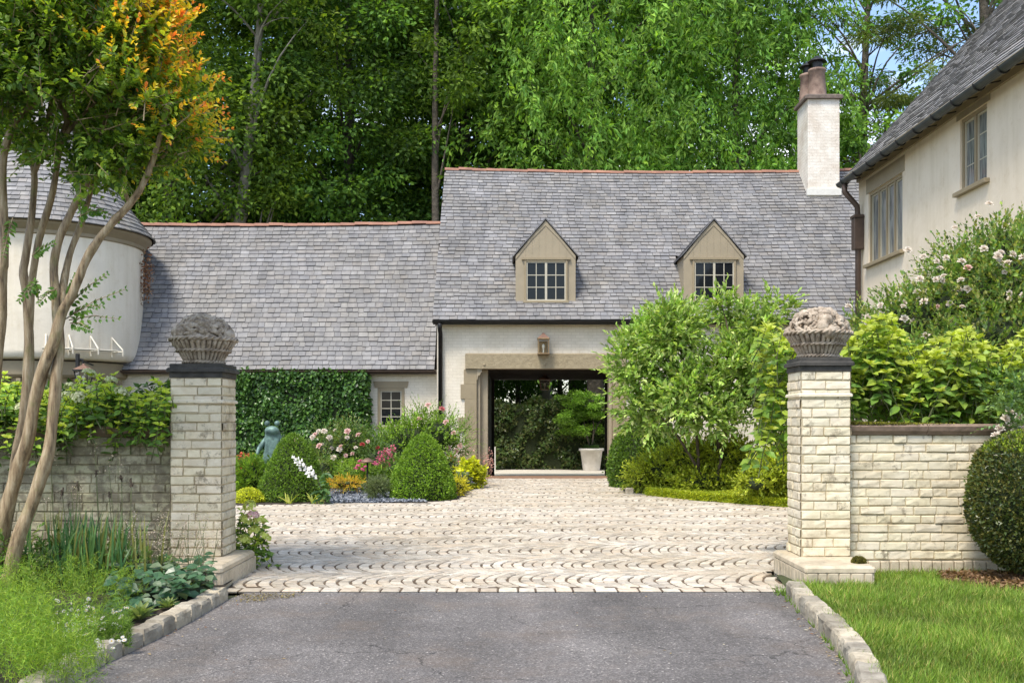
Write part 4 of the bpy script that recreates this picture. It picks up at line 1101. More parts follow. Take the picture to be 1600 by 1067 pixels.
pale = big_tree('beech_tree', 'tree with pale grey leaning limbs high above the low wing roof', -11.6, 38.2, 26, 4.4, .26, DK + MD, .26, 120, 170, .2, 'round', M_palebark, seed=15, lean=2.6, nl=22)
pale2 = big_tree('beech_tree', 'tree with a pale trunk seen through the drive-through passage', 1.35, 44, 20, 3.4, .3, DK, .25, 90, 170, .2, 'round', M_palebark, seed=19)
# right: open crowned trees against the sky
LO = [(.05, .13, .03), (.075, .17, .035), (.035, .09, .025)]
big_tree('oak_tree', 'leafy low tree just right of the chimney, above the side wing eave', 13.6, 40, 13.2, 3.4, .3, LO, .2, 120, 150, .2, 'round', seed=23, nl=14)
big_tree('oak_tree', 'small leafy tree filling the gap left of the chimney', 10.8, 37.5, 12.5, 2.1, .45, LO, .14, 60, 150, .19, 'round', seed=29, nl=8)
big_tree('pine_tree', 'tall pine with sparse needle tufts against the blue sky, right of the chimney', 15.2, 43, 25, 5.2, .50, [(.05, .09, .035), (.08, .12, .04)], .30, 95, 230, .30, 'pine', seed=31, nl=26, clr=.85)
big_tree('oak_tree', 'tall oak with twisting bare limbs and light green tufts at the top right', 19.0, 42, 26, 5.4, .50, LT + LO, .42, 105, 110, .2, 'open', seed=37, nl=26, clr=.8)
big_tree('oak_tree', 'thin oak behind the steep roof of the side wing', 23.5, 44, 26, 4.6, .5, LO, .34, 80, 110, .2, 'open', seed=41, nl=16, clr=.9)

# ---- hedges and shrubs made of a leafy skin round a twiggy core
def core_mesh(name, fn, parent, nu=20, nv=12, k=.88, mat=None):
    vs = []; 
    for j in range(nv + 1):
        for i in range(nu): p = fn(i / nu, j / nv, k); vs.append(p)
    fs = [(j*nu+i, j*nu+(i+1) % nu, (j+1)*nu+(i+1) % nu, (j+1)*nu+i) for j in range(nv) for i in range(nu)]
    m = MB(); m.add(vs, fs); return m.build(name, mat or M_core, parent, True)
def topiary(name, label, cx, cy, z0, rx, h, n, size, cols, prof, cat='bush', mat=None, group=None, seed=1, lump=.05, asp=.55, tmpl=T4, depth=.12, core=.86):
    global rng
    rng = np.random.default_rng(seed); root = thing(name, label, cat, (cx, cy, z0), group)
    sd_ = seed * 3.3
    def R_(a, t): return rx * prof(t) * (1 + lump * noise.noise(Vector((math.cos(a) * 1.8, math.sin(a) * 1.8, t * 3 + sd_))) * 2)
    def fn(u, v, k): a = 2 * math.pi * u; r = R_(a, v) * k; return (cx + r * math.cos(a), cy + r * math.sin(a), z0 + h * (v * .97 + .005) * (1 if v < .9 else k + .06))
    core_mesh('twigs', fn, root, 24, 14, core)
    t = rng.random(n); a = rng.random(n) * 2 * math.pi
    w_ = np.array([prof(x) for x in t]); keep = rng.random(n) < (w_ / max(w_) + .12); t = t[keep]; a = a[keep]; n = len(t)
    r = np.array([R_(x, y) for x, y in zip(a, t)]); e = 1e-2
    pr = np.array([prof(min(1, x + e)) - prof(max(0, x - e)) for x in t]) * rx / (2 * e * h)
    nn = norm(np.stack([np.cos(a), np.sin(a), -pr], 1))
    r2 = r * (1 - depth * rng.random(n) ** 1.6) * np.where(rng.random(n) < .05, 1 + .09 * rng.random(n), 1)
    P = np.stack([cx + r2 * np.cos(a), cy + r2 * np.sin(a), z0 + h * t], 1)
    D = norm(nn * .8 + rng.normal(size=(n, 3)) * .6 + A3([0, 0, .25])); Nn_ = norm(nn + rng.normal(size=(n, 3)) * .6)
    tone = np.array([1 + .35 * noise.noise(Vector((math.cos(x) * 4, math.sin(x) * 4, y * 7 + sd_))) for x, y in zip(a, t)])
    L = size * (.7 + .6 * rng.random(n)); lv = LV(tmpl); lv.add(P, D, Nn_, L, L * asp, cmix(n, *cols) * tone[:, None])
    lv.build('foliage', mat or M_leaf, root)
    return root
cone_prof = lambda t: (max(0, 1 - t) ** .54) * (1.0 if t > .22 else .90 + .45 * t) 
dome_prof = lambda t: math.sqrt(max(0, 1 - t ** 2.1)) * (1.0 if t > .2 else .93 + .35 * t)
globe_prof = lambda t: math.sqrt(max(0, 1 - (2 * t - 1) ** 2)) ** .8 * (.85 + .15 * t)
BX = [(.11, .22, .03), (.15, .28, .035), (.08, .17, .03)]
b1 = gnd(445, 786); b2 = gnd(656, 783)
topiary('boxwood_cone', 'clipped boxwood cone left of the gravel patch, with white foxglove leaning over it', b1.x, b1.y + .65, 0, .66, 1.17, 15000, .042, BX + [(.07, .14, .03)], cone_prof, group='clipped boxwood cones by the gravel', seed=2, lump=.08)
topiary('boxwood_cone', 'bright clipped boxwood cone right of the gravel patch', b2.x, b2.y + .62, 0, .66, 1.16, 15000, .042, [(.13, .26, .03), (.18, .33, .035), (.09, .19, .03)], cone_prof, group='clipped boxwood cones by the gravel', seed=4, lump=.04)
gb = topiary('boxwood_globe', 'large dark boxwood globe on bare mulch at the right edge of the lawn', 4.47, 8.75, .12, .60, 1.20, 26000, .034, [(.05, .09, .022), (.08, .12, .028), (.13, .14, .035), (.035, .065, .02)], globe_prof, seed=6, lump=.07, mat=M_gloss, depth=.16)
lv = LV(T4); n = 2600; a = rng.random(n) * 6.28; r = .42 * np.sqrt(rng.random(n)); z = .12 + 1.2 * (.5 + .5 * np.sqrt(np.maximum(0, 1 - (r / .6) ** 2))) - .01 + rng.random(n) * .03
P = np.stack([4.47 + r * np.cos(a), 8.75 + r * np.sin(a), z], 1); lv.add(P, norm(rng.normal(size=(n, 3)) * .5 + A3([0, 0, 1])), rdir(n), .034, .02, cmix(n, (.16, .26, .03), (.24, .36, .04)))
lv.build('new_growth', M_leaf, gb)
m = MB()
for k in range(9):
    a = k * .7; m.tube([(4.47 + .05 * math.cos(a), 8.75 + .05 * math.sin(a), -.02), (4.47 + .2 * math.cos(a), 8.75 + .2 * math.sin(a), .28), (4.47 + .36 * math.cos(a), 8.75 + .36 * math.sin(a), .6)], [.03, .02, .01], 6)
m.build('stems', M_wood, gb, True)

def hedge_box(name, label, x0, x1, y0, y1, z0, z1, n, size, cols, cat, mat=None, wob=.08, seed=1, asp=.6, tmpl=T4, hang=.5, tone_s=3):
    global rng
    rng = np.random.default_rng(seed); root = thing(name, label, cat, ((x0 + x1) / 2, y0, z0))
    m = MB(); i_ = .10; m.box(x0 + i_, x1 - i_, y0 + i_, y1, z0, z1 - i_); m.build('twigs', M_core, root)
    P = []; Nn_ = []
    W, H, T = x1 - x0, z1 - z0, y1 - y0; tot = W * H + W * T + 2 * H * T
    for (m_, fn) in ((W * H, lambda u, v: ((x0 + W * u, y0, z0 + H * v), (0, -1, 0))), (W * T, lambda u, v: ((x0 + W * u, y0 + T * v, z1), (0, 0, 1))), (H * T, lambda u, v: ((x0, y0 + T * v, z0 + H * u), (-1, 0, 0))), (H * T, lambda u, v: ((x1, y0 + T * v, z0 + H * u), (1, 0, 0)))):
        for q in range(int(n * m_ / tot)):
            p, nn = fn(random.random(), random.random()); b = noise.noise(Vector(p) * 1.7 + Vector((seed, 0, 0))) * wob * 1.6
            d = -random.random() ** 1.7 * .14 + b; P.append([p[k] + nn[k] * d for k in range(3)]); Nn_.append(nn)
    P = A3(P); Nn_ = A3(Nn_); n = len(P); P += rng.normal(size=(n, 3)) * .015
    D = norm(Nn_ * .4 + rng.normal(size=(n, 3)) * .5 + A3([0, 0, -hang])); NN = norm(Nn_ + rng.normal(size=(n, 3)) * .5 + A3([0, 0, .4]))
    tone = np.array([1 + .4 * noise.noise(Vector(p) * tone_s) for p in P]); L = size * (.7 + .6 * rng.random(n))
    lv = LV(tmpl); lv.add(P, D, NN, L, L * asp, cmix(n, *cols) * tone[:, None]); lv.build('foliage', mat or M_leaf, root); return root
hedge_box('ivy_wall_hedge', 'dense green creeper clipped flat over the low wing wall', at(355, 0, 25.9).x, at(572, 0, 25.9).x, 25.86, 26.24, -.1, 2.62, 15000, .10, [(.045, .13, .028), (.08, .19, .035), (.035, .09, .022)], 'creeper', M_gloss, seed=3, asp=.75)
hedge_box('camellia_hedge', 'dark glossy hedge behind the drive-through passage', -4.2, 5.2, 38.7, 40.2, -.5, 1.95, 20000, .14, [(.05, .11, .03), (.08, .14, .04), (.035, .075, .025), (.12, .15, .06)], 'hedge', M_gloss, wob=.3, seed=9, hang=.1)

def bushy(name, label, cat, blobs, n, size, cols, seed=1, mat=None, asp=.45, tmpl=T8, stems=None, up=.3, dens=.5, core=.55, twig=None, colw=None, group=None, jit=.18):
    """loose shrub: twigs with leaf pairs growing out of overlapping blobs (x,y,z,rx,rz)"""
    global rng
    rng = np.random.default_rng(seed); random.seed(seed)
    zb = min(b[2] - b[4] for b in blobs); bx = np.mean([b[0] for b in blobs]); by = np.mean([b[1] for b in blobs])
    root = thing(name, label, cat, (bx, by, max(0, zb)), group)
    lv = LV(tmpl); B = A3(blobs); w_ = B[:, 3] ** 2 * B[:, 4]; w_ = w_ / w_.sum()
    nt_ = n // 9; bi = rng.choice(len(B), nt_, p=w_); d = rdir(nt_); r = rng.random(nt_) ** dens
    base = B[bi, :3] + d * r[:, None] * np.stack([B[bi, 3], B[bi, 3], B[bi, 4]], 1)
    td = norm(d * .8 + A3([0, 0, up]) + rng.normal(size=(nt_, 3)) * .35); tl = (twig or size * 3.0) * (.6 + .8 * rng.random(nt_))
    tone = 1 + .18 * rng.normal(size=nt_)
    tw = MB()
    for k in range(9):
        t = k / 8; P = base + td * (tl * t)[:, None] + A3([0, 0, -.12]) * (tl * t * t)[:, None]
        side = norm(np.cross(td, rng.normal(size=(nt_, 3)))); D = norm(side * (1 - t * .6) + td * (.5 + t)); Nn_ = norm(rng.normal(size=(nt_, 3)) * .35 + A3([0, 0, 1]) + d * .2)
        L = size * (1.15 - .45 * t) * (.75 + .5 * rng.random(nt_))
        lv.add(P, D, Nn_, L, L * asp, (cmix(nt_, *cols, jit=jit, w=colw) * tone[:, None].clip(.6, 1.5)) * (1 + .25 * (t - .5)))
    lv.build('foliage', mat or M_leaf, root)
    if stems:
        m = MB()
        for (a, pr, k, sp) in stems:
            for q in range(k):
                b = B[rng.integers(len(B))]; e = Vector((b[0] + random.uniform(-.7, .7) * b[3], b[1] + random.uniform(-.7, .7) * b[3], b[2] + random.uniform(-.3, .8) * b[4]))
                s = Vector(a) + Vector((random.uniform(-sp, sp), random.uniform(-sp, sp), 0)); pth = limb_path(s, e, .1, 6, .1); m.tube(pth, [pr * (1 - .13 * z) for z in range(7)], 6)
                for z in range(2):
                    b = B[rng.integers(len(B))]; e2 = pth[3 + z] + Vector((random.uniform(-.5, .5), random.uniform(-.5, .5), random.uniform(.1, .6))) * b[3]
                    m.tube(limb_path(pth[3 + z], e2, .1, 4, .1), [pr * .5 * (1 - .2 * y) for y in range(5)], 5)
        m.build('stems', M_wood, root, True)
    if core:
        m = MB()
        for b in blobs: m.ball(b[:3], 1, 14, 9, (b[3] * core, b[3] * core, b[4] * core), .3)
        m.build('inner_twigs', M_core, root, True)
    return root
def pb(px, py, d, rpx, rzpx=None):        # blob from its look: centre pixel, distance, radius in pixels
    p = at(px, py, d); return (p.x, p.y, p.z, rpx / F * d, (rzpx or rpx) / F * d)

# small tree in front of the carriage house, right of the opening
GRN = [(.17, .32, .07), (.23, .39, .10), (.11, .22, .055), (.36, .48, .22)]
bushy('star_magnolia', 'loose light green small tree hiding the right side of the drive-through', 'small tree',
      [pb(1000, 570, 19, 44, 60), pb(1050, 525, 18.6, 50, 45), pb(1010, 640, 18.8, 44, 36), pb(1075, 615, 18.4, 46, 48), pb(1152, 590, 18.6, 52, 55), pb(1182, 520, 18.8, 42, 36), pb(1135, 482, 19, 32, 22), pb(1045, 492, 19, 36, 20), pb(1205, 620, 18.7, 40, 50), pb(1110, 655, 18.3, 46, 24), pb(1215, 478, 18.8, 24, 14)],
      19500, .125, GRN, seed=5, asp=.52, stems=[((3.55, 18.9, -.02), .035, 8, .25)], core=0, dens=.55, twig=.34, up=.35)
# rounded dark hedge ball and azaleas below it
topiary('holly_bush', 'rounded green bush at the right jamb of the drive-through', at(1013, 0, 21.6).x, 21.7, 0, .86, 1.5, 15000, .06, [(.07, .15, .025), (.11, .21, .03), (.05, .11, .022)], dome_prof, seed=12, lump=.08)
AZ = [(.24, .34, .04), (.33, .42, .05), (.15, .23, .03)]
bushy('azalea_bush', 'low spreading azalea with yellow green tips under the small tree', 'bush', [pb(1040, 735, 19.8, 50, 30), pb(1090, 720, 19.4, 55, 32), pb(1135, 715, 19.2, 50, 34), pb(1105, 750, 19, 60, 22), pb(1010, 745, 20, 36, 26)], 34000, .062, AZ, seed=14, core=.6, twig=.16, tmpl=T4, asp=.6)
bushy('azalea_bush', 'low azalea close to the right gate pillar, left of its plinth', 'bush', [pb(1215, 735, 17.2, 50, 30), pb(1190, 755, 17.0, 40, 18), pb(1250, 720, 17.4, 50, 40)], 18000, .062, AZ, seed=16, core=.6, twig=.16, tmpl=T4, asp=.6)
# variegated grassy tufts
def tuft(name, label, cat, p, n, L, W, cols, spread=.5, sp=.05, parent=None, tmpl=TB, mat=None, group=None, droopy=1.0):
    P = A3([p] * n) + rng.normal(size=(n, 3)) * A3([sp, sp, 0]); D = norm(rng.normal(size=(n, 3)) * A3([spread, spread, .1]) + A3([0, 0, 1]))
    lv = LV(tmpl); l = L * (.6 + .6 * rng.random(n)); lv.add(P, D, norm(-D * A3([1, 1, 0]) + A3([0, 0, .6]) + rng.normal(size=(n, 3)) * .2), l, W * (.7 + .6 * rng.random(n)), cmix(n, *cols))
    o = lv.build(name, mat or M_grass, parent)
    if not parent: tag(o, label, cat, group)
    return o
VG = [(.20, .30, .10), (.42, .48, .25), (.12, .2, .06)]
for i, (px, py, lb) in enumerate([(1135, 758, 'variegated grass tuft, leftmost of the three in front of the azaleas'), (1166, 762, 'variegated grass tuft, middle of the three in front of the azaleas'), (1205, 766, 'variegated grass tuft nearest the right gate pillar')]):
    p = gnd(px, py + 8); tuft('grass_tuft', lb, 'grass tuft', tuple(p), 420, .42, .022, VG, .75, .18, group='variegated grass tufts in front of the azaleas')
# clipped low ground cover with a rounded front, and a granite marker block
gp = [(2.5, 19.2), (3.2, 17.95), (4.4, 16.55), (6.4, 15.4), (6.8, 17.2), (4.7, 18.6), (3.2, 20.3)]
m = MB(); m.prism([(a, b_) for a, b_ in gp], 'z', -.02, .11); gc = m.build('ground_cover', M_core)
tag(gc, 'clipped low yellow green ground cover bed beside the courtyard setts', 'ground cover', kind='stuff')
pts = []
while len(pts) < 24000:
    x, y = random.uniform(2.5, 6.9), random.uniform(15.5, 20.4)
    if inside(x, y, gp): pts.append((x, y, .13 + .03 * noise.noise(Vector((x * 2, y * 2, 0)))))
for (a, b_) in zip(gp[:3], gp[1:4]):
    for k in range(2800): t = random.random(); pts.append((a[0] + (b_[0] - a[0]) * t - .01, a[1] + (b_[1] - a[1]) * t - .015, random.uniform(0, .14)))
n = len(pts); lv = LV(T4); lv.add(A3(pts), norm(rng.normal(size=(n, 3)) + A3([0, -.3, .5])), norm(rng.normal(size=(n, 3)) * .6 + A3([0, -.3, 1])), .045, .026, cmix(n, (.28, .38, .03), (.36, .44, .035), (.17, .27, .03)))
lv.build('cover_leaves', M_leaf, gc)
p = gnd(985, 772); m = MB(); m.rbox(p.x - .09, p.x + .07, p.y, p.y + .13, -.02, .12, .02); tag(m.build('granite_block', M_granite), 'small pale granite block at the corner of the courtyard', 'stone block')

# hydrangeas behind the right wall and right pillar
def hydrangea(name, label, spots, L, leaf, cols, heads=0, hcol=((.75, .7, .5), (.6, .62, .3)), seed=1, group=None, hr=.06, whorl=7, tmpl=T8, asp=.58):
    global rng
    rng = np.random.default_rng(seed); random.seed(seed)
    c0 = np.mean(A3(spots), 0); root = thing(name, label, 'bush', (c0[0], c0[1], 0), group)
    lv = LV(tmpl); st = MB(); tips = []
    for (x, y, z, dz) in spots:
        tip = Vector((x, y, z)); base = tip + Vector((random.uniform(-.28, .28) * dz / .5, random.uniform(-.05, .25), -dz)); d = (tip - base).normalized()
        st.tube([base, base.lerp(tip, .5) + Vector((random.uniform(-.03, .03), 0, 0)), tip], [.006, .005, .003], 5); tips.append(tip)
        n = max(3, min(6, int(dz / (leaf * .45)))); a0 = random.uniform(0, 3); tone = random.uniform(.8, 1.2)
        for k in range(n):
            t = 1 - k / n * .9 * random.uniform(.8, 1.1); p = base.lerp(tip, t); 
            for s_ in (0, math.pi) if k else [q * 2 * math.pi / whorl for q in range(whorl)]:
                a = a0 + k * 1.57 + s_ + random.uniform(-.3, .3); e = Vector((math.cos(a), math.sin(a) - .15, random.uniform(-.75, .35) + (.75 if k == 0 else 0))); sz = leaf * random.uniform(.75, 1.15) * (.62 if k == 0 else .8 if k == 1 else 1)
                c = np.array(cols[min(len(cols) - 1, int(k * .8 + random.random()))]) * tone * random.uniform(.85, 1.15)
                lv.add([p], [e], [Vector((random.gauss(0, .35), -.55 + random.gauss(0, .3), .9))], sz, sz * asp, c)
    lv.build('foliage', M_leaf, root); st.build('stems', M_stem, root)
    for k in range(heads):
        t = random.choice(tips) + Vector((random.uniform(-.05, .05), -.03, random.uniform(-.02, .05))); flower_head(root, t, hr * random.uniform(.8, 1.2), hcol)
    return root
FH = {}
def flower_head(root, p, r, cols, key='fh', name='flower_head', n=90):
    k = key + str(cols)
    if k not in FH:
        d = rdir(n); d[:, 2] = np.abs(d[:, 2]) * .8; lv = LV(T4); lv.add(d * .8 * A3([1, 1, .6]), norm(np.cross(d, rng.normal(size=(n, 3)))), d + rng.normal(size=(n, 3)) * .3, .4, .38, cmix(n, *cols, jit=.1))
        o = lv.build(name, M_petal, None); FH[k] = o.data; bpy.data.objects.remove(o)
    o = bpy.data.objects.new(name, FH[k]); col.objects.link(o); o.parent = root; o.location = Vector(p) - ORG[root.name]; o.scale = (r,) * 3; o.rotation_euler = (random.uniform(-.6, .3), random.uniform(-.4, .4), random.uniform(0, 6)); return o
LIME = [(.28, .38, .06), (.22, .34, .05), (.16, .28, .05), (.12, .25, .045), (.08, .18, .04)]
random.seed(4); sp = []
for k in range(420):
    px = random.uniform(1322, 1610); d = random.uniform(9.75, 11.0); top = 560 - 35 * abs(math.sin((px - 1322) / 38)) - 25 * (px < 1400) + random.uniform(-8, 90)
    sp.append((*at(px, top, d), random.uniform(.35, .75)))
hydrangea('hydrangea_bush', 'lime green hydrangea leaning over the garden wall right of the right pillar', sp, 0, .14, LIME, seed=7)
sp = []
for k in range(95):
    px = random.uniform(1185, 1262); d = random.uniform(9.9, 11.0); sp.append((*at(px + 10 * random.random(), random.uniform(505, 690), d), random.uniform(.25, .5)))
hydrangea('hydrangea_bush', 'lime green hydrangea peeping out left of the right pillar', sp, 0, .14, LIME, seed=9)
# left climbing hydrangea on the left wall
random.seed(8); sp = []
for k in range(430):
    px = random.uniform(-60, 262); d = random.uniform(9.0, 9.9); lowb = 690 if px > 60 else 700; topb = 585 - 10 * math.sin(px * .05) + (20 if 30 < px < 60 else 0)
    sp.append((*at(px, random.triangular(topb, lowb, topb + 45), d), random.uniform(.12, .32)))
hydrangea('climbing_hydrangea', 'climbing hydrangea with cream lacecap flowers on top of the left wall', sp, 0, .095, [(.33, .46, .06), (.20, .36, .05), (.10, .22, .04), (.06, .14, .03)], heads=26, hcol=((.70, .70, .45), (.55, .60, .30)), seed=10, hr=.07, whorl=5)
hedge_box('wall_creeper_mass', 'dark inner foliage mass of the shrubs behind the left wall', -6.2, LX0 - .05, 9.75, 10.5, .0, 1.72, 9000, .08, [(.05, .12, .03), (.09, .2, .035), (.035, .08, .022)], 'hedge', seed=31, wob=.2)

# rose bush in front of the side wing
RB = [pb(1600, 470, 12.3, 95, 110), pb(1520, 500, 12.5, 90, 90), pb(1440, 520, 12.6, 80, 75), pb(1370, 545, 12.8, 60, 55), pb(1570, 400, 12.8, 60, 50), pb(1500, 430, 13, 50, 45), pb(1620, 580, 11.8, 90, 80), pb(1480, 590, 12, 110, 70)]
rose = bushy('rose_bush', 'huge climbing rose covered in white blooms in front of the side wing', 'bush', RB + [pb(1560, 540, 11.9, 80, 70)], 56000, .066, [(.11, .21, .06), (.16, .28, .07), (.07, .15, .05), (.24, .28, .10)], seed=21, tmpl=T4, asp=.6, core=.72, twig=.28, up=.5, stems=[((5.9, 12.6, 0), .03, 6, .4)], jit=.2)
def rose_mesh(key, cols):
    d = []; lv = LV(T8); N_ = 26
    for i in range(N_):
        t = i / N_; a = i * 2.4; el = 1.35 - t * 1.5; e = A3([math.cos(a) * math.cos(el), math.sin(a) * math.cos(el), math.sin(el)])
        lv.add([e * .25 * (.4 + t)], [e * (.6 + .4 * t) + A3([0, 0, .5 * (1 - t)])], [A3([-e[0], -e[1], .6])], .55 + .45 * t, .6 + .35 * t, cmix(1, *cols, jit=.06))
    o = lv.build('rose_bloom', M_petal, None); me = o.data; bpy.data.objects.remove(o); return me
RW = rose_mesh('w', ((.78, .72, .62), (.72, .62, .52))); RP = rose_mesh('p', ((.70, .42, .38), (.75, .55, .48))); RR = rose_mesh('r', ((.45, .04, .05), (.5, .08, .08))); RK = rose_mesh('k', ((.62, .18, .20), (.7, .3, .28)))
def bloom(root, me, p, r, name='rose_bloom'):
    o = bpy.data.objects.new(name, me); col.objects.link(o); o.parent = root; o.location = Vector(p) - ORG[root.name]; o.scale = (r,) * 3
    o.rotation_euler = (random.uniform(.3, 1.3), random.uniform(-.5, .5), random.uniform(-.6, .6)); return o
random.seed(6)
KN = [(1443, 402), (1463, 409), (1478, 404), (1418, 392), (1600, 462), (1594, 545), (1582, 525), (1592, 438), (1537, 390), (1528, 340), (1492, 358), (1565, 412), (1545, 320), (1412, 475), (1404, 461), (1376, 478), (1411, 480), (1437, 437), (1468, 420), (1512, 420), (1491, 503), (1482, 522), (1453, 530), (1427, 504), (1578, 467), (1570, 417), (1560, 405), (1325, 480), (1502, 410), (1548, 545), (1537, 466), (1576, 512)]
for k in range(92):
    if k < len(KN): px, py = KN[k]
    else: px = random.uniform(1345, 1600); py = random.uniform(max(380, 500 - (px - 1345) * .62), 590)
    b = min(RB, key=lambda q: (at(px, py, 12.4) - Vector(q[:3])).length / q[3]); yy = b[1] - b[3] * .8 + random.uniform(-.1, .2)
    bloom(rose, RW if random.random() < .95 else RP, at(px, py, yy), random.uniform(.030, .050))
rb2 = bushy('rose_bush', 'spray of cream roses spilling over the right end of the garden wall', 'bush', [pb(1590, 655, 9.0, 34, 26), pb(1600, 620, 9.2, 34, 30), pb(1560, 610, 9.9, 26, 20)], 1500, .05, [(.07, .15, .06), (.11, .2, .06)], seed=22, core=0, twig=.2, asp=.6)
for px, py in ((1562, 671), (1556, 682), (1583, 667), (1590, 652), (1577, 645), (1598, 672), (1570, 655), (1585, 676)): bloom(rb2, RW, at(px, py, 8.85 + random.random() * .15), .042)

# boxwood mulch, moss clumps
def scatter_flat(name, label, cat, poly, n, z, size, cols, mat, kind=None, tmpl=T4, up=1.0, asp=.6):
    pts = []; xs = [p[0] for p in poly]; ys = [p[1] for p in poly]
    while len(pts) < n:
        x, y = random.uniform(min(xs), max(xs)), random.uniform(min(ys), max(ys))
        if inside(x, y, poly): pts.append((x, y, z + random.random() * .02))
    lv = LV(tmpl); lv.add(A3(pts), norm(rng.normal(size=(n, 3)) * A3([1, 1, .3])), norm(rng.normal(size=(n, 3)) * .5 + A3([0, 0, up])), size * (.6 + .8 * rng.random(n)), size * asp, cmix(n, *cols))
    o = lv.build(name, mat); tag(o, label, cat, kind=kind); return o
mulch = [(3.75, 8.15), (4.4, 7.75), (5.6, 7.8), (5.6, 9.15), (3.8, 9.1), (3.6, 8.6)]
m = MB(); m.add([(x, y, .066) for x, y in mulch], [tuple(range(6))]); tag(m.build('mulch_bed', M_soil), kind='structure')
scatter_flat('mulch', 'dry brown leaf mulch under the boxwood globe', 'mulch', mulch, 7000, .07, .04, ((.14, .095, .06), (.24, .18, .12), (.08, .055, .035)), M_grass, 'stuff')

# lawn blades
def lawn():
    poly = [(p[0], p[1]) for p in lawnp[:-2]] + [(5.2, 9.28), (2.4, 9.28)]
    poly = [(min(x, 5.2), max(y, 4.6)) for x, y in poly]
    n = 0; P = []
    while len(P) < 95000:
        x, y = random.uniform(1.8, 5.2), random.uniform(4.7, 9.25)
        if random.random() > (6.5 / max(y, 4)) ** 1.2: continue
        if inside(x, y, poly) and not inside(x, y, mulch) and not (x < RX1 + .05 and y > 8.5): P.append((x, y, .03 if y > 8.4 else .055))
    P = A3(P); n = len(P); tone = np.array([1 + .45 * noise.noise(Vector((p[0] * 1.3, p[1] * 1.3, 3))) + .3 * noise.noise(Vector((p[0] * 6, p[1] * 6, 9))) for p in P])
    az = np.array([noise.noise(Vector((p[0] * 1.5, p[1] * 1.5, 7))) * 6 for p in P])
    D = norm(rng.normal(size=(n, 3)) * A3([.38, .38, .1]) + A3([0, 0, 1]) + np.stack([np.cos(az), np.sin(az), az * 0], 1) * .35)
    lv = LV(TG); L = .07 * (.55 + .8 * rng.random(n)) * tone.clip(.6, 1.3); lv.add(P, D, norm(rng.normal(size=(n, 3)) * A3([1, 1, .2])), L, .006, cmix(n, (.085, .18, .03), (.13, .24, .035), (.21, .30, .08), (.36, .33, .15), jit=.24, w=[.38, .38, .18, .06]) * tone[:, None])
    o = lv.build('lawn_grass', M_grass); tag(o, 'bright green lawn grass between the kerb and the garden wall', 'lawn', kind='stuff')
lawn()
for px, py, r in ((1342, 876, .055),):
    p = at(px, py, 8.75); m = topiary('moss_clump', 'green brown moss clump on the plinth of the right pillar', p.x, p.y, .205, .06, .05, 1500, .014, [(.10, .09, .02), (.16, .14, .03)], dome_prof, cat='moss', mat=M_moss, seed=3, lump=.1)
pts = []; ms = []
for k in range(5200):
    x = RX1 + .05 + abs(random.gauss(0, .33)); 
    if x > RX1 + 1.2: continue
    pts.append((x, D0 + .15 + random.uniform(-.06, .18), 1.385 + random.random() * .02 * math.exp(-(x - RX1) * 2)))
n = len(pts); lv = LV(T4); lv.add(A3(pts), norm(rng.normal(size=(n, 3)) + A3([0, 0, .8])), rdir(n), .017, .012, cmix(n, (.15, .14, .02), (.24, .24, .03), (.09, .08, .03)))
tag(lv.build('coping_moss', M_moss), 'yellow green moss growing on the wall coping beside the right pillar', 'moss', kind='stuff')

# ================================================================ crape myrtle in the left foreground
rng = np.random.default_rng(77); random.seed(77)
cmr = thing('crape_myrtle', 'multi trunked crape myrtle with orange and yellow new leaves in the left foreground', 'tree', tuple(gnd(20, 905)))
def trunk(pts, d0, d1, r0, r1):
    P = [at(px, py, d0 + (d1 - d0) * i / (len(pts) - 1)) for i, (px, py) in enumerate(pts)]
    # smooth the polyline
    Q = []
    for i in range(len(P) - 1):
        a, b_, c, d = P[max(i - 1, 0)], P[i], P[i + 1], P[min(i + 2, len(P) - 1)]
        for k in range(5):
            t = k / 5; Q.append(.5 * ((2 * b_) + (c - a) * t + (2 * a - 5 * b_ + 4 * c - d) * t * t + (3 * b_ - a - 3 * c + d) * t ** 3))
    Q.append(P[-1]); n = len(Q); m = MB(); m.tube(Q, [.86 * r0 + (r1 - .86 * r0) * (i / (n - 1)) ** .8 * 1.0 for i in range(n)], 12, rough=.28)
    m.build('trunk', M_crape, cmr, True)
trunk([(8, 925), (25, 855), (62, 752), (78, 690), (87, 597), (93, 540), (88, 470), (86, 397), (112, 330), (139, 277), (161, 210), (178, 120), (190, 60)], 8.0, 8.3, .068, .02)
trunk([(-15, 920), (-2, 850), (22, 752), (42, 690), (60, 600), (84, 535), (96, 493), (117, 450), (139, 397), (169, 356), (202, 319), (225, 285), (247, 225), (262, 160)], 8.15, 7.9, .075, .018)
trunk([(86, 530), (96, 480), (100, 440), (109, 397), (131, 337), (146, 281), (165, 200), (170, 110)], 8.1, 8.5, .045, .014)
trunk([(0, 880), (20, 760), (36, 660), (45, 570), (42, 470), (37, 428), (41, 397), (52, 319), (52, 262), (37, 232), (20, 190), (8, 120)], 8.4, 8.6, .06, .018)
trunk([(52, 275), (66, 235), (76, 180), (90, 110), (95, 50)], 8.55, 8.4, .03, .012)
trunk([(42, 600), (46, 500), (56, 397), (82, 300), (94, 225), (105, 187), (90, 157), (86, 100), (100, 30)], 8.5, 8.2, .042, .016)
trunk([(-40, 860), (-14, 640), (1, 512), (3, 428), (7, 397), (4, 262), (22, 195), (49, 165), (90, 116), (112, 50)], 8.2, 8.0, .06, .018)
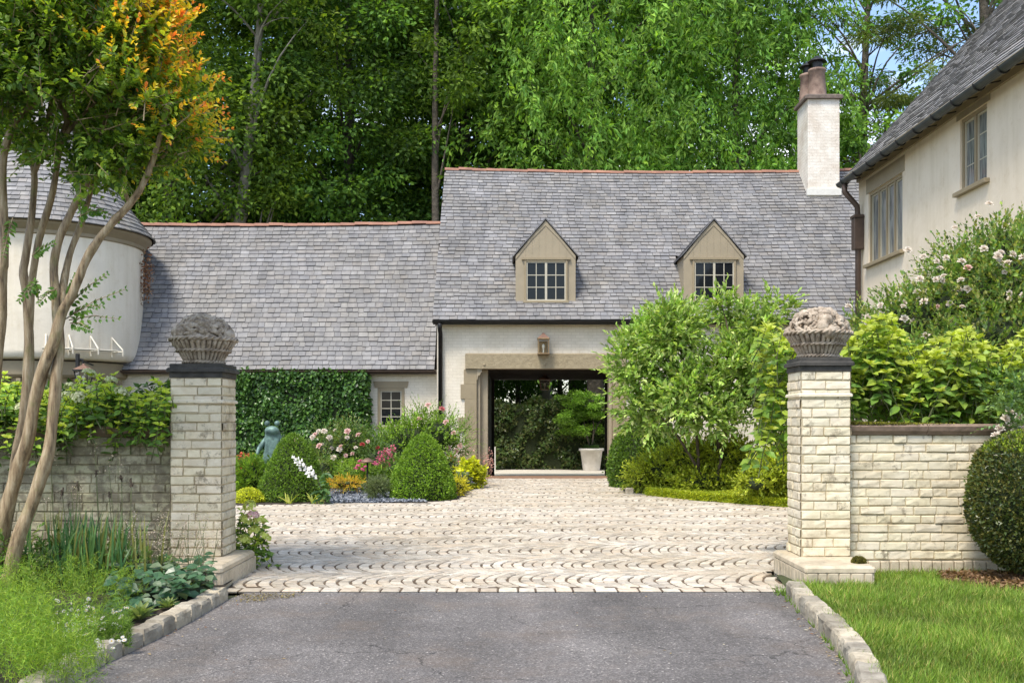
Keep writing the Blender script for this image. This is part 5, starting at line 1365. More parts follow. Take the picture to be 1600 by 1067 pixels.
for a, b_ in (((94, 225), (200, 130)), ((161, 210), (230, 110)), ((225, 285), (290, 210)), ((76, 180), (150, 60)), ((49, 165), (20, 60)), ((146, 281), (220, 200)), ((202, 319), (180, 240))):
    m = MB(); m.tube(limb_path(at(*a, 8.2), at(*b_, 8.0 + random.random() * .6), .05, 6, .08), [.02 - .0025 * z for z in range(7)], 6); m.build('branch', M_crape, cmr, True)
blobs = [(90, 60, 105), (200, 90, 84), (252, 165, 56), (175, 205, 66), (45, 120, 70), (235, 40, 50), (285, 220, 32), (140, 260, 36), (0, 50, 90), (110, -40, 120), (-70, 80, 120), (210, 250, 36), (225, -30, 50), (60, 215, 36)]
nt_ = 3300; w_ = np.array([b[2] ** 2 for b in blobs], float); w_ /= w_.sum(); bi = rng.choice(len(blobs), nt_, p=w_)
lv = LV(T8); tw = MB(); core_ = at(110, 170, 8.2)
for q in range(nt_):
    bx, by, br_ = blobs[bi[q]]; a = random.random() * 6.283; r = br_ * math.sqrt(random.random()) * .96; px, py = bx + r * math.cos(a), by + r * math.sin(a)
    d = 8.2 + random.uniform(-1, 1) * min(1, br_ / 90) * .75
    p = at(px, py, d); o_ = (p - core_).normalized(); td = (o_ * .75 + Vector((0, 0, .5)) + Vector(rng.normal(size=3)) * .45).normalized(); tl = random.uniform(.14, .36)
    orange = max(0, min(1.05, (px - 95) / 185 + (105 - py) / 300 + random.uniform(-.55, .5)))
    n = random.randint(6, 11); side = td.cross(Vector(rng.normal(size=3))).normalized()
    for k in range(n):
        t = k / (n - 1); pp = p + td * tl * t + Vector((0, 0, -.05)) * t * t * tl
        for s_ in (-1, 1):
            e = side * s_ * (1 - .5 * t) + td * (.35 + .6 * t) + Vector(rng.normal(size=3)) * .25; sz = .072 * random.uniform(.75, 1.15) * (1.05 - .5 * t)
            f = orange * t * 1.35 + random.uniform(-.15, .12) + (orange - .6) * .5
            if f > 1.22: c = random.choice([(.52, .22, .05), (.56, .30, .06), (.44, .15, .05)])
            elif f > .55: c = random.choice([(.46, .38, .04), (.52, .34, .04), (.34, .36, .05), (.40, .40, .05)])
            elif f > .28: c = random.choice([(.22, .32, .045), (.15, .27, .04)])
            else: c = random.choice([(.07, .15, .03), (.11, .20, .035), (.045, .10, .028), (.15, .25, .045)])
            lv.add([pp], [e], [Vector((0, 0, 1)) + o_ * .6 + Vector(rng.normal(size=3)) * .35], sz, sz * .62, np.array(c) * random.uniform(.8, 1.2))
    if q % 3 == 0: tw.tube([p - td * .12, p, p + td * tl], [.005, .004, .002], 4)
def sprig(a, b_, d, n=12, sz=.065):
    P0, P1 = at(*a, d), at(*b_, d - .1); tw.tube([P0, P0.lerp(P1, .5) + Vector((0, 0, .03)), P1], [.005, .004, .002], 5); td = (P1 - P0).normalized(); side = Vector((-td.z, .3, td.x)).normalized()
    for k in range(n):
        t = (k + 1) / n; pp = P0.lerp(P1, t)
        for s_ in (-1, 1):
            z_ = sz * (1.1 - .6 * t) * random.uniform(.8, 1.1); lv.add([pp], [side * s_ + td * .8 + Vector(rng.normal(size=3)) * .25], [Vector((0, -.8, .7)) + Vector(rng.normal(size=3)) * .4], z_, z_ * .6, np.array(random.choice([(.05, .13, .03), (.08, .17, .035)])) * random.uniform(.8, 1.2))
for a, b_ in (((100, 500), (196, 452)), ((105, 480), (168, 428)), ((108, 500), (185, 498)), ((110, 505), (142, 516)), ((112, 490), (160, 478)), ((60, 470), (55, 440)), ((90, 450), (60, 475)), ((50, 400), (85, 380)), ((20, 340), (5, 400)), ((120, 340), (165, 330)), ((130, 320), (185, 345)), ((60, 440), (30, 470)), ((105, 470), (120, 430))): sprig(a, b_, 8.1, random.randint(8, 12))
lv.build('crown', M_crl, cmr); tw.build('twigs', M_crape, cmr)

# ================================================================ foreground bed, left
def spot(px, py, z=.05): return gnd(px, py, z)
love = thing('love_in_a_mist', 'feathery bright green ferny plants filling the front left corner', 'plant', tuple(spot(90, 1030)))
lv = LV(T3); n_st = 1150; P_ = []
for k in range(n_st):
    px = random.uniform(-60, 215); py = random.uniform(925, 1085); 
    if px > 150 and py > 1000: continue
    if px > 350 - .28 * py * 1.0 + 190 or (px > 70 and 952 < py < 1040 and random.random() < .85): continue
    b = spot(px, py); h = random.uniform(.16, .40) * (1 if px < 150 else .7); tone = (.95 + .45 * noise.noise(Vector((px * .02, py * .03, 2)))) * random.uniform(.8, 1.2); lean = Vector((random.uniform(-.12, .12), random.uniform(-.1, .1), 0))
    n = 40; t = rng.random(n) ** .6; P = A3(b)[None] + A3([lean.x, lean.y, h])[None] * t[:, None] + rng.normal(size=(n, 3)) * .012
    D = norm(rng.normal(size=(n, 3)) + A3([0, 0, .7])); lv.add(P, D, rdir(n), .045 * (.6 + .6 * rng.random(n)), .0035, cmix(n, (.17, .32, .04), (.24, .38, .05), (.09, .22, .035)) * tone)
lv.build('foliage', M_grass, love)
# rough foliage filling the bed
bushy('bed_foliage', 'mixed low green foliage between the crape myrtle trunks and the wall', 'plant', [(-4.3, 8.3, .2, .5, .35), (-3.7, 8.6, .15, .4, .3), (-3.2, 8.5, .12, .4, .22), (-4.9, 8.0, .2, .5, .35)], 5200, .07, [(.07, .16, .05), (.10, .2, .06), (.16, .22, .12)], seed=44, core=.7, twig=.15)
# iris: strap leaves
iris = thing('iris_clump', 'clump of tall dark strap leaves with spent dark flowers against the mossy wall', 'plant', tuple(spot(140, 890)))
lv = LV(TB)
for k in range(230):
    px = random.gauss(140, 42); b = at(px, 655 + 1.38 * F / 8.5, 8.5 + random.uniform(-.3, .3)); b.z = .05
    l = random.uniform(.35, .66); D = Vector((random.gauss(0, .16), random.gauss(0, .1), 1)); lv.add([b], [D], [Vector((random.gauss(0, .4), -1, .1))], l, .022, np.array(random.choice([(.03, .10, .035), (.045, .13, .045), (.07, .16, .05), (.14, .17, .05)])) * random.uniform(.8, 1.2))
lv.build('blades', M_leaf, iris)
for px, py in ((150, 735), (190, 745), (122, 760), (97, 768), (205, 752), (170, 770)):
    t_ = at(px, py, 8.4 + random.random() * .2); b = Vector((t_.x + random.uniform(-.1, .1), t_.y, .05)); m = MB(); m.tube([b, b.lerp(t_, .5) + Vector((.01, 0, 0)), t_], [.005, .004, .003], 5); m.build('flower_stalk', M_stem, iris)
    m = MB(); 
    for k in range(5): m.tube([t_ + Vector((0, 0, -.03)), t_ + Vector(rng.normal(size=3)) * .008 + Vector((0, 0, random.uniform(-.04, .03))), t_ + Vector(rng.normal(size=3)) * .014 + Vector((0, 0, random.uniform(-.05, -.01)))], [.005, .008, .003], 5)
    m.build('spent_flower', M_wood, iris)
for k in range(4):
    pass
# airy dry seed stalks
air = thing('dry_flower_stalks', 'airy pale dried flower stalks in front of the left pillar', 'plant', tuple(spot(270, 905)))
st = MB(); lv = LV(T4)
for k in range(46):
    px = random.uniform(205, 335) if k < 36 else random.uniform(60, 220); b = spot(px, 915); tp = at(px + random.uniform(-22, 22), random.uniform(800, 868) if k < 36 else random.uniform(690, 800), b.y + random.uniform(-.1, .1)); st.tube([b, b.lerp(tp, .5) + Vector((random.uniform(-.03, .03), 0, 0)), tp], .0022, 4)
    n = 26 if k < 36 else 9; P = A3(tp)[None] + rng.normal(size=(n, 3)) * A3([.03, .03, .05]); lv.add(P, rdir(n), rdir(n), .014, .010, cmix(n, (.55, .42, .34), (.45, .40, .2), (.6, .5, .42)))
st.build('stalks', M_stem, air); lv.build('seed_heads', M_petal, air)
# hellebore: big dark leaves
hel = thing('coral_bells', 'mound of large dark blue green leaves by the kerb below the left pillar', 'plant', tuple(spot(250, 945)))
lv = LV(T8)
for k in range(420):
    px = random.uniform(180, 325); py = random.uniform(900, 975 - (px - 180) * .28); b = spot(px, py); b.z += random.uniform(.03, .20) * (1 if py < 950 else .5)
    a = random.random() * 6.28; sz = random.uniform(.08, .13); lv.add([b], [Vector((math.cos(a), math.sin(a) - .35, random.uniform(-.5, .25)))], [Vector((random.gauss(0, .35), -.45, 1))], sz, sz * .72, np.array(random.choice([(.035, .10, .045), (.05, .13, .06), (.10, .16, .09), (.03, .075, .035)])) * random.uniform(.8, 1.2))
lv.build('foliage', M_gloss, hel)
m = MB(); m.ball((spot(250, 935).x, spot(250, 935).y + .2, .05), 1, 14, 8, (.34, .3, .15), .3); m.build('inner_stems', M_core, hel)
def rosette(px, py, label, sz=.12, n=26):
    p = spot(px, py, .06); lv = LV(T8)
    for k in range(n):
        a = k * 2.4; el = .25 + .9 * (1 - k / n); e = Vector((math.cos(a) * math.cos(el), math.sin(a) * math.cos(el), math.sin(el))); s_ = sz * random.uniform(.8, 1.2)
        lv.add([p + e * .01], [e], [Vector((-e.x, -e.y, 1.3))], s_, s_ * .36, np.array(random.choice([(.16, .24, .12), (.22, .30, .17), (.12, .2, .09)])))
    tag(lv.build('lambs_ear', M_grass), label, 'plant', 'silvery rosettes by the kerb')
rosette(296, 928, 'silvery lambs ear rosette nearest the left pillar plinth', .13, 34); rosette(218, 968, 'silvery lambs ear rosette nearest the white daisies', .13, 30); rosette(262, 950, 'small silvery lambs ear rosette in the middle of the kerb', .09, 22)
# daisies
dz = thing('daisy_plant', 'small white daisies sprawling over the kerb in the front left corner', 'plant', tuple(spot(140, 1000)))
lv = LV(T3); n = 9000; pxs = rng.uniform(60, 205, n); pys = rng.uniform(965, 1040, n); P = A3([spot(a, b_ if a < 150 else min(b_, 1010)) for a, b_ in zip(pxs, pys)]); P[:, 2] += rng.random(n) * .14
lv.add(P, norm(rng.normal(size=(n, 3)) + A3([0, 0, .8])), rdir(n), .035, .004, cmix(n, (.08, .18, .03), (.13, .25, .04), (.05, .12, .02))); lv.build('foliage', M_grass, dz)
lvd = LV(T4)
for k in range(14): a = k / 14 * 6.283; lvd.add([(0, 0, 0)], [(math.cos(a), math.sin(a), .12)], [(0, 0, 1)], 1, .36, (.8, .78, .74))
for k in range(7): a = k / 7 * 6.283; lvd.add([(0, 0, .03)], [(math.cos(a), math.sin(a), .25)], [(0, 0, 1)], .32, .3, (.65, .42, .05))
dm_ = lvd.build('daisy', M_petal); me_d = dm_.data; bpy.data.objects.remove(dm_)
for k in range(90):
    px = random.gauss(135, 34); py = random.gauss(975, 24)
    if not (60 < px < 205 and 935 < py < 1030): continue
    g_ = spot(px, py + 22); bloom(dz, me_d, at(px, py, g_.y), random.uniform(.013, .019), 'daisy')
for k in range(26):
    pass
# silver leaved plant at the far left
# fallen leaves and dry moss on the drive
lit = [(-2.25, 8.25), (-1.95, 8.38), (-1.68, 8.36), (-1.8, 8.15), (-2.0, 8.0), (-2.2, 7.98), (-2.1, 8.15)]
scatter_flat('dry_moss_patch', 'patch of yellowed moss and grit on the asphalt by the left plinth', 'moss', lit, 420, .004, .017, ((.30, .24, .09), (.22, .19, .08), (.16, .12, .07)), M_moss, 'stuff')
lt = LV(T4)
for k in range(120):
    if k < 60: t = random.random() * (len(rk) - 2); i = int(t); p = rk[i].lerp(rk[i + 1], t - i) + Vector((-abs(random.gauss(.01, .06)), 0, .006))
    elif k < 95: t = random.random() * (len(lk) - 2); i = int(t); p = lk[i].lerp(lk[i + 1], t - i) + Vector((abs(random.gauss(.05, .15)), 0, .006))
    else: p = Vector((random.uniform(-1.8, 1.8), random.uniform(5.6, 8.4), .006))
    lt.add([p], [Vector((random.gauss(0, 1), random.gauss(0, 1), .1))], [Vector((random.gauss(0, .3), random.gauss(0, .3), 1))], random.uniform(.015, .035), .014, np.array(random.choice([(.40, .30, .16), (.25, .13, .07), (.5, .45, .33)])))
tag(lt.build('fallen_leaves', M_petal), 'small dry fallen leaves scattered along the kerbs on the asphalt', 'leaves', kind='stuff')

# pink hydrangea right of the left pillar
random.seed(12); sp = []
for k in range(46):
    px = random.uniform(350, 418); py = random.uniform(795, 880); sp.append((*at(px, py, 9.75 + random.random() * .5), random.uniform(.1, .3)))
hy = hydrangea('hydrangea_bush', 'small hydrangea with lime and pink heads just behind the left gate pillar', sp, 0, .085, [(.30, .42, .06), (.2, .34, .05), (.1, .2, .04)], seed=13, whorl=4)
for px, py, cc in ((390, 793, 0), (382, 815, 0), (406, 818, 0), (398, 832, 0), (395, 809, 1), (380, 846, 0), (412, 842, 0)):
    flower_head(hy, at(px, py, 9.6), .07, ((.75, .42, .42), (.8, .6, .55)) if cc else ((.55, .62, .12), (.62, .68, .2)))

# ================================================================ flower bed in front of the low wing
bedp = [(-6.5, 16.85), (-4.4, 16.93), (-3.0, 17.33), (-1.5, 17.4), (-.95, 18.1), (-.68, 22.4), (-.95, 24.6), (-1.2, 25.3), (-1.9, 26.2), (-9, 26.2)]
sheet('flower_bed_soil', bedp, M_soil, .004)
gv = [tuple(gnd(*q))[:2] for q in ((520, 787), (512, 771), (518, 762), (565, 762), (612, 771), (668, 784))]
tag(scatter_flat('gravel', 'blue grey gravel patch between the two boxwood cones', 'gravel', gv, 14000, .008, .045, ((.18, .20, .23), (.26, .28, .31), (.12, .13, .16), (.36, .37, .38)), M_gravel, 'stuff', asp=.8), None)
sheet('gravel_base', gv, simple('gravel bed', (.14, .15, .17), (.09, .10, .12), .9, 20, bs=.8, bscale=60), .009)
ed = thing('edging_stones', 'pale sandstone edging along the back of the gravel patch', 'edging', tuple(gnd(600, 770)))
for (a, b_) in (((560, 761), (610, 769)), ((612, 769.5), (640, 775)), ((642, 776), (668, 782)), ((520, 760), (556, 760))):
    p, q = gnd(*a), gnd(*b_); d = (q - p).normalized(); n_ = Vector((-d.y, d.x, 0)) * .1; m = MB()
    vs = [p, q, q + n_, p + n_]; m.add([v + Vector((0, 0, z)) for z in (0, .06) for v in vs], [(4, 5, 6, 7), (0, 1, 5, 4), (1, 2, 6, 5), (2, 3, 7, 6), (3, 0, 4, 7)]); o = m.build('stone', simple('sandstone', (.5, .42, .3)) if a[0] == 560 else bpy.data.materials['sandstone'], ed, bevel=.012)
def fl(px, py, d): return at(px, py, d)
def spikes(name, label, cat, pts, h, r, cols, leafcols, d, green=True, seed=1, dens=60, leafw=.012):
    """upright flower spikes over strappy leaves"""
    global rng
    rng = np.random.default_rng(seed); random.seed(seed); c0 = at(pts[0][0], 700, d); root = thing(name, label, cat, (c0.x, d, 0)); st = MB()
    for px, py in pts:
        t_ = at(px, py, d + random.uniform(-.15, .15)); b = Vector((t_.x + random.uniform(-.05, .05), t_.y, 0)); st.tube([b, t_], .006, 4)
        lv = LV(T4); n = dens; t = rng.random(n); rad = r * (1 - t * .75); a = rng.random(n) * 6.28; P = A3(t_)[None] + np.stack([rad * np.cos(a), rad * np.sin(a), -h * (1 - t)], 1)
        lv.add(P, norm(np.stack([np.cos(a), np.sin(a), .5 + a * 0], 1)), rdir(n), r * .8, r * .5, cmix(n, *cols)); lv.build('flower_spike', M_petal, root)
    st.build('stems', M_stem, root)
    if green:
        lv = LV(T4); xs = [at(p[0], 0, d).x for p in pts]; n = 900; P = np.stack([rng.uniform(min(xs) - .2, max(xs) + .2, n), d + rng.uniform(-.3, .3, n), rng.uniform(0, .5 * (at(0, min(p[1] for p in pts), d).z), n)], 1)
        lv.add(P, norm(rng.normal(size=(n, 3)) * .5 + A3([0, 0, .9])), rdir(n), .12, leafw * 1.6, cmix(n, *leafcols)); lv.build('foliage', M_leaf, root)
    return root
random.seed(1)
GL = [(.14, .28, .04), (.10, .2, .04), (.2, .34, .05)]
spikes('red_flower_spikes', 'coral red feathery flower spikes beside the left gate pillar', 'flowers', [(368, 712), (374, 720), (380, 708), (371, 738), (384, 716), (396, 712), (402, 718), (366, 728), (391, 709)], .34, .07, [(.62, .10, .06), (.72, .18, .10)], GL, 18.6, seed=51, dens=90)
mound = topiary('sedum_mound', 'yellow green sedum mound at the edge of the courtyard by the left pillar', gnd(384, 786).x, gnd(384, 786).y + .2, 0, .26, .24, 2600, .035, [(.34, .44, .04), (.42, .5, .05)], dome_prof, cat='plant', seed=52, lump=.12)
# green underplanting clumps (each its own plant)
bushy('garden_plant', 'tall leafy green plant against the wall below the small window', 'plant', [pb(640, 690, 22.5, 45, 34), pb(610, 700, 22.2, 40, 30), pb(680, 680, 22.6, 40, 30)], 7000, .085, [(.15, .28, .05), (.21, .36, .06), (.1, .2, .04)], seed=53, core=.7, twig=.25)
rA = bushy('rose_bush', 'white rose shrub standing in front of the creeper hedge', 'bush', [pb(515, 705, 21.5, 32, 34), pb(545, 695, 21.7, 30, 34), pb(500, 735, 20.5, 26, 22)], 6000, .06, [(.07, .15, .045), (.12, .21, .05), (.16, .2, .08)], seed=54, core=.55, twig=.3, tmpl=T4)
for k in range(26): bloom(rA, RW if k % 4 else RP, at(random.gauss(515, 22), random.uniform(665, 735), 20.9 + random.uniform(-.2, .2)), random.uniform(.035, .065))
rB = bushy('rose_bush', 'tall loose rose with pink and red blooms left of the drive-through', 'bush', [pb(665, 665, 22.8, 32, 24), pb(700, 680, 23, 34, 30), pb(712, 710, 22.6, 24, 28), pb(655, 648, 23.2, 16, 14)], 4200, .065, [(.10, .2, .05), (.15, .25, .06)], seed=55, core=0, twig=.4, tmpl=T4, stems=[((-1.7, 23, 0), .012, 9, .3)])
for px, py in ((669, 634), (697, 660), (709, 677), (641, 682), (719, 697), (686, 684), (713, 705), (700, 700), (655, 655), (690, 640), (676, 690)): bloom(rB, random.choice([RP, RK, RP]), at(px, py, 22.3), random.uniform(.05, .08))
rC = bushy('rose_bush', 'dark leaved rose with deep red blooms in the middle of the flower bed', 'bush', [pb(565, 705, 21.8, 34, 32), pb(590, 720, 21, 28, 26)], 5200, .06, [(.06, .13, .04), (.09, .17, .05)], seed=56, core=.55, twig=.3, tmpl=T4)
for px, py in ((566, 695), (551, 709), (540, 712), (575, 690), (590, 700), (607, 705), (560, 680), (581, 728)): bloom(rC, random.choice([RR, RR, RP]), at(px, py, 20.9), random.uniform(.04, .06))
sn = spikes('snapdragons', 'pink snapdragons and phlox beside the bright boxwood cone', 'flowers', [(603, 700), (597, 712), (610, 708), (606, 722), (590, 716), (601, 730), (614, 695), (594, 705)], .16, .05, [(.72, .16, .26), (.78, .30, .32), (.6, .10, .22)], GL, 20.2, seed=57, dens=50)
pk = thing('pink_phlox', 'bright magenta pink flower clusters by the path light', 'flowers', tuple(gnd(565, 760)))
lv = LV(T4); n = 900; c_ = at(566, 745, 20); P = A3(c_)[None] + rng.normal(size=(n, 3)) * A3([.22, .12, .13]); P[:, 2] = np.abs(P[:, 2]); lv.add(P, norm(rng.normal(size=(n, 3)) + A3([0, 0, .5])), rdir(n), .08, .025, cmix(n, *GL)); lv.build('foliage', M_leaf, pk)
for px, py in ((560, 729), (567, 724), (563, 722), (571, 731), (556, 733), (566, 735), (584, 724), (588, 727)): flower_head(pk, at(px, py, 19.8), .055, ((.75, .12, .28), (.8, .25, .4)))
clump = lambda px, py, d, lb, cols, n, size, rx, rz, seed, **k: bushy('bedding_plant', lb, 'plant', [pb(px, py, d, rx, rz)], n, size, cols, seed=seed, core=.6, twig=.12, tmpl=T4, **k)
clump(552, 738, 20.2, 'feathery lime green plant behind the orange edging plants', [(.22, .38, .04), (.16, .3, .04)], 2600, .05, 26, 18, 61, asp=.2)
clump(590, 762, 18.2, 'blue grey carnation tuft overhanging the gravel', [(.12, .18, .10), (.17, .23, .14)], 2400, .07, 15, 13, 62, asp=.12)
clump(540, 755, 19.4, 'orange yellow creeping plant along the back of the gravel', [(.45, .38, .04), (.5, .28, .05), (.3, .36, .05)], 2600, .035, 30, 6, 63)
clump(735, 742, 21.2, 'lime yellow coral bells at the corner by the drive-through', [(.42, .48, .05), (.32, .42, .05)], 2600, .09, 20, 19, 64, asp=.8)
clump(714, 760, 19.3, 'low yellow sedum right of the bright boxwood cone', [(.45, .46, .04), (.36, .42, .05)], 2200, .04, 18, 12, 65)
clump(722, 752, 20.6, 'small purple flowered plant beside the lime coral bells', [(.12, .10, .30), (.10, .2, .06), (.08, .16, .05)], 900, .05, 11, 10, 66)
clump(390, 745, 18.2, 'grassy green foliage under the coral red spikes', GL, 2600, .12, 26, 28, 67, asp=.15)
clump(520, 738, 20.8, 'fresh green perennial between the left cone and the lime plant', GL, 2400, .06, 22, 20, 68)
clump(630, 735, 20.4, 'mid green perennial behind the bright boxwood cone', [(.08, .17, .04), (.12, .22, .05)], 3000, .07, 50, 20, 69)
clump(700, 735, 21.6, 'green perennial with red flowers by the corner', [(.1, .2, .05), (.14, .24, .06), (.5, .08, .10)], 2400, .05, 20, 30, 70, colw=[.5, .42, .08])
clump(455, 735, 21, 'dark green perennial foliage behind the left boxwood cone', [(.06, .14, .03), (.09, .18, .04)], 3200, .08, 60, 34, 71)
cb = thing('coral_bells', 'airy cloud of coral pink flowers by the drive-through jamb', 'flowers', tuple(gnd(745, 760)))
st = MB(); lv = LV(T4)
for k in range(60):
    px = random.uniform(718, 768); b = at(random.uniform(730, 752), 745, 21.8); b.z = .1; t_ = at(px, random.uniform(708, 752), 21.8 + random.uniform(-.2, .2)); st.tube([b, t_], .004, 4); n = 16
    lv.add(A3(t_)[None] + rng.normal(size=(n, 3)) * A3([.03, .03, .07]), rdir(n), rdir(n), .035, .026, cmix(n, (.60, .30, .24), (.68, .42, .34)))
st.build('stems', M_stem, cb); lv.build('flowers', M_petal, cb)
# white foxglove leaning over the left cone
fx = thing('foxglove', 'white foxglove stem leaning over the left boxwood cone', 'flowers', tuple(gnd(512, 787)))
A_, B_, C_ = at(510, 785, 17.2), at(492, 738, 17.0), at(460, 712, 16.9); m = MB(); m.tube([A_, B_, C_], [.014, .010, .006], 6); m.build('stem', M_stem, fx)
for k in range(34):
    t = k / 33; p = B_.lerp(C_, t) + Vector((random.uniform(-.05, .05), -.05 + random.uniform(-.03, .03), random.uniform(-.06, .05))); m = MB(); s_ = .032 * (1.15 - .5 * t)
    m.lathe([(.004, .0), (s_ * .5, -s_ * .5), (s_ * .55, -s_ * 1.4), (s_ * .9, -s_ * 1.9)], 0, 0, 8); 
    m.v = [(v[0] + p.x, v[1] + p.y - abs(v[2]) * .3, v[2] + p.z) for v in m.v]; m.build('bell_flower', M_white, fx, True)
lv = LV(T8)
for k in range(26):
    p = A_ + Vector((random.uniform(-.1, .06), random.uniform(-.1, .1), random.uniform(0, .5))); a = random.random() * 6.28; lv.add([p], [Vector((math.cos(a), math.sin(a) - .4, -.3))], [Vector((0, -.5, 1))], random.uniform(.15, .24), .08, (.06, .14, .05))
lv.build('foliage', M_leaf, fx)
for px in (452, 488, 500): p = gnd(px, 787); tuft('bulb_tuft', {452: 'yellowing strap leaves at the left foot of the left cone', 488: 'yellowing strap leaves below the foxglove, left one', 500: 'yellowing strap leaves closest to the gravel'}[px], 'plant', tuple(p), 9, .26, .028, [(.35, .42, .10), (.25, .34, .08)], .9, .03, group='yellowing strap leaf tufts at the foot of the left cone')
# path light
p = at(574, 752, 19.6); p.z = 0; t = thing('path_light', 'small black mushroom path light among the pink flowers', 'path light', tuple(p)); zt = at(574, 718, 19.6).z
m = MB(); m.tube([p, p + Vector((0, 0, zt - .04))], .018, 8); m.build('post', M_dark, t); m = MB(); m.lathe([(.02, zt - .05), (.14, zt - .05), (.12, zt - .02), (.03, zt + .03), (0, zt + .035)], p.x, p.y, 20); m.build('lamp_shade', M_copper, t, True)

# ---- verdigris frog statue sitting upright
def skin_body(name, verts, edges, radii, mat, parent, org, root_i=0):
    me = bpy.data.meshes.new(name); me.from_pydata([tuple(Vector(v)) for v in verts], edges, []); o = bpy.data.objects.new(name, me); col.objects.link(o)
    o.parent = parent; o.location = Vector(org) - ORG[parent.name]; ORG[o.name] = Vector(org)
    sk = o.modifiers.new('skin', 'SKIN'); sk.use_smooth_shade = True
    for i, r in enumerate(radii): d = me.skin_vertices[0].data[i]; d.radius = (r, r) if not hasattr(r, '__len__') else r; d.use_root = (i == root_i)
    ss = o.modifiers.new('sub', 'SUBSURF'); ss.levels = 2; ss.render_levels = 2; me.materials.append(mat); return o
fp = at(427, 718, 20.9); fp.z = 0
fr = thing('frog_statue', 'verdigris bronze frog statue sitting upright behind the left boxwood cone', 'statue', tuple(fp))
m = MB(); m.rbox(fp.x - .3, fp.x + .3, fp.y - .25, fp.y + .25, 0, .42, .02); m.build('pedestal', M_granite, fr)
z0 = .42
V_ = [(0, .05, .12), (0, .02, .36), (0, -.02, .58), (0, -.06, .72), (0, -.13, .80), (0, -.24, .80),
      (-.14, -.02, .60), (-.27, -.10, .42), (-.30, -.22, .22), (.14, -.02, .60), (.27, -.10, .42), (.27, -.20, .2),
      (-.2, -.04, .10), (-.34, -.28, .26), (-.28, -.16, .03), (-.32, -.36, .02), (.2, -.04, .10), (.34, -.28, .26), (.28, -.16, .03), (.32, -.36, .02),
      (-.34, -.30, .12), (-.26, -.30, .12), (.32, -.28, .1), (.24, -.28, .1)]
E_ = [(0,1),(1,2),(2,3),(3,4),(4,5),(2,6),(6,7),(7,8),(2,9),(9,10),(10,11),(0,12),(12,13),(13,14),(14,15),(0,16),(16,17),(17,18),(18,19),(8,20),(8,21),(11,22),(11,23)]
Rr = [.19,.19,.15,(.15,.13),(.17,.12),(.10,.06),.07,.045,.032,.07,.045,.032,.11,.07,.04,.03,.11,.07,.04,.03,.014,.014,.014,.014]
skin_body('body', V_, E_, Rr, M_verd, fr, (fp.x, fp.y, z0))
for s_ in (-1, 1):
    m = MB(); m.ball((fp.x + s_ * .10, fp.y - .10, z0 + .93), .055, 14, 9); m.build('eye', M_verd, fr, True)

# ---- potted tree behind the passage
pd = 38.1; pz = -.466; pc = at(924, 0, pd).x
pt = thing('potted_tree', 'small light green tree in a pale tapered planter behind the drive-through', 'potted tree', (pc, pd, pz))
m = MB(); w0, w1, h_ = .31, .47, .82
prf = [(w0, pz), (w0 + .01, pz + .05), (w1 - .06, pz + h_ - .1), (w1, pz + h_ - .08), (w1, pz + h_), (w1 - .05, pz + h_), (w1 - .07, pz + h_ - .05), (0.0, pz + h_ - .05)]
m.lathe(prf, pc, pd, 32); m.build('planter', M_planter, pt, True)
m = MB(); zt = pz + h_
for k in range(3): m.tube(limb_path((pc + .03 * k - .03, pd, zt - .06), (pc - .3 + .35 * k, pd - .1, zt + 1.1), .05, 6, .1), [.035 - .004 * q for q in range(7)], 7)
m.build('trunk', M_bark, pt, True)
cr_ = [(pc - .4 + random.uniform(-.8, .85), pd + random.uniform(-.6, .5), zt + .85 + random.uniform(-.3, 1.2)) for k in range(60)]
lv = LV(T4); clump_leaves(lv, cr_, .26, 130, .085, [(.12, .26, .04), (.17, .34, .05), (.08, .18, .03)], flat=.4); lv.build('crown', M_leaf, pt)
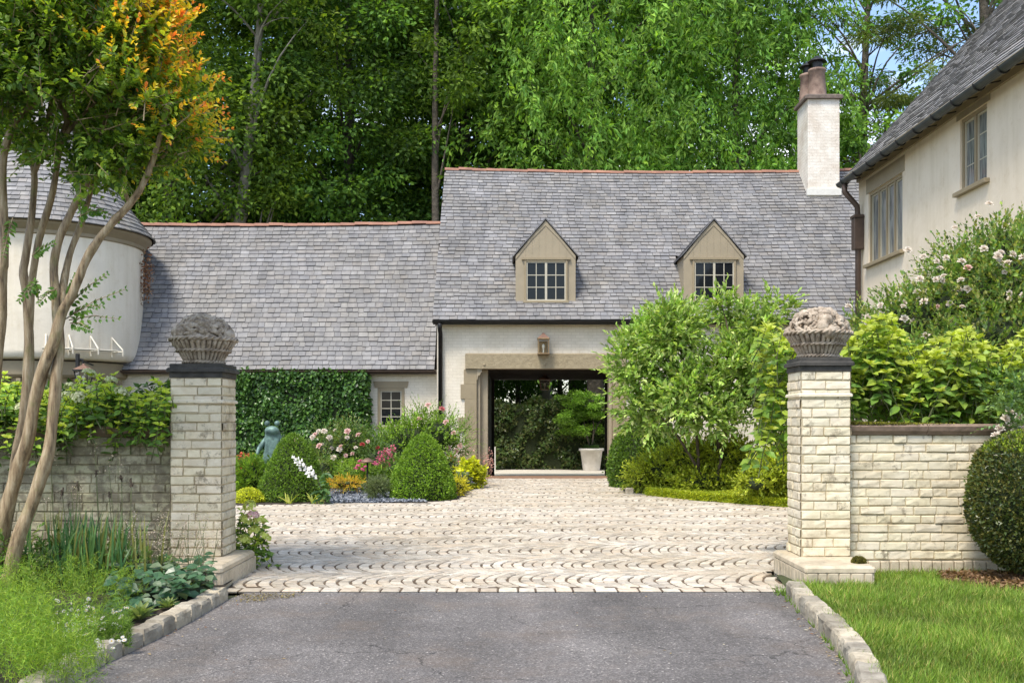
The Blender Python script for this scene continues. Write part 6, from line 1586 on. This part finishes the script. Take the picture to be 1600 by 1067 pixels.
lv = LV(T4); n = 900; P = A3([pc, pd, zt])[None] + rng.uniform(-1, 1, size=(n, 3)) * A3([.24, .24, .04]); lv.add(P, norm(rng.normal(size=(n, 3)) + A3([0, 0, 1])), rdir(n), .12, .03, cmix(n, (.04, .1, .03), (.06, .13, .04))); lv.build('underplanting', M_leaf, pt)
for i, (x, y, a, s_, lb) in enumerate([(-4.5, 40.5, .3, .30, 'low dark tree behind the hedge, left in the passage view'), (.2, 45, 2.3, .36, 'low dark tree behind the hedge, middle of the passage view'), (4.4, 43, 4.2, .34, 'low dark tree behind the hedge, right in the passage view'), (2.4, 50, 1.2, .42, 'farther low tree in the passage view, behind the pale trunk')]): copy_tree(oak, x, y, a, s_, lb)
# potted/low plants under the turret are hidden by the wall shrubs

# dried vine patch on the slates beside the turret and weeds along the kerbs
lv = LV(T4)
for (px, py, n_, sx, sy) in ((229, 428, 260, 5, 16), (226, 452, 90, 4, 10), (199, 553, 60, 4, 5)):
    dd = 26.6; P = A3(at(px, py, dd))[None] + rng.normal(size=(n_, 3)) * A3([sx / F * dd, .05, sy / F * dd]); lv.add(P, rdir(n_), rdir(n_), .07, .05, cmix(n_, (.30, .13, .07), (.20, .10, .05), (.38, .24, .14)))
tag(lv.build('dried_vine', M_petal), 'rusty brown dried vine clinging between the turret and the low roof', 'vine')
lv = LV(TB)
for k in range(60):
    c_ = random.random() * (len(rk) - 2.2); i = int(c_); p = rk[i].lerp(rk[i + 1], c_ - i) + Vector((random.uniform(-.03, 0), 0, 0)) if k < 42 else rk[0] + Vector((random.gauss(0, .03) - .02, .05 + random.gauss(0, .03), 0))
    l = random.uniform(.03, .07) * (1 if k < 42 else 1.6)
    for q in range(3): lv.add([p], [Vector((random.gauss(0, .5), random.gauss(0, .5), 1))], [Vector((random.gauss(0, 1), -1, .2))], l, .006, np.array((.10, .2, .04)) * random.uniform(.7, 1.4))
tag(lv.build('kerb_weeds', M_grass), 'small green weeds growing in the joint of the right kerb', 'weeds', kind='stuff')
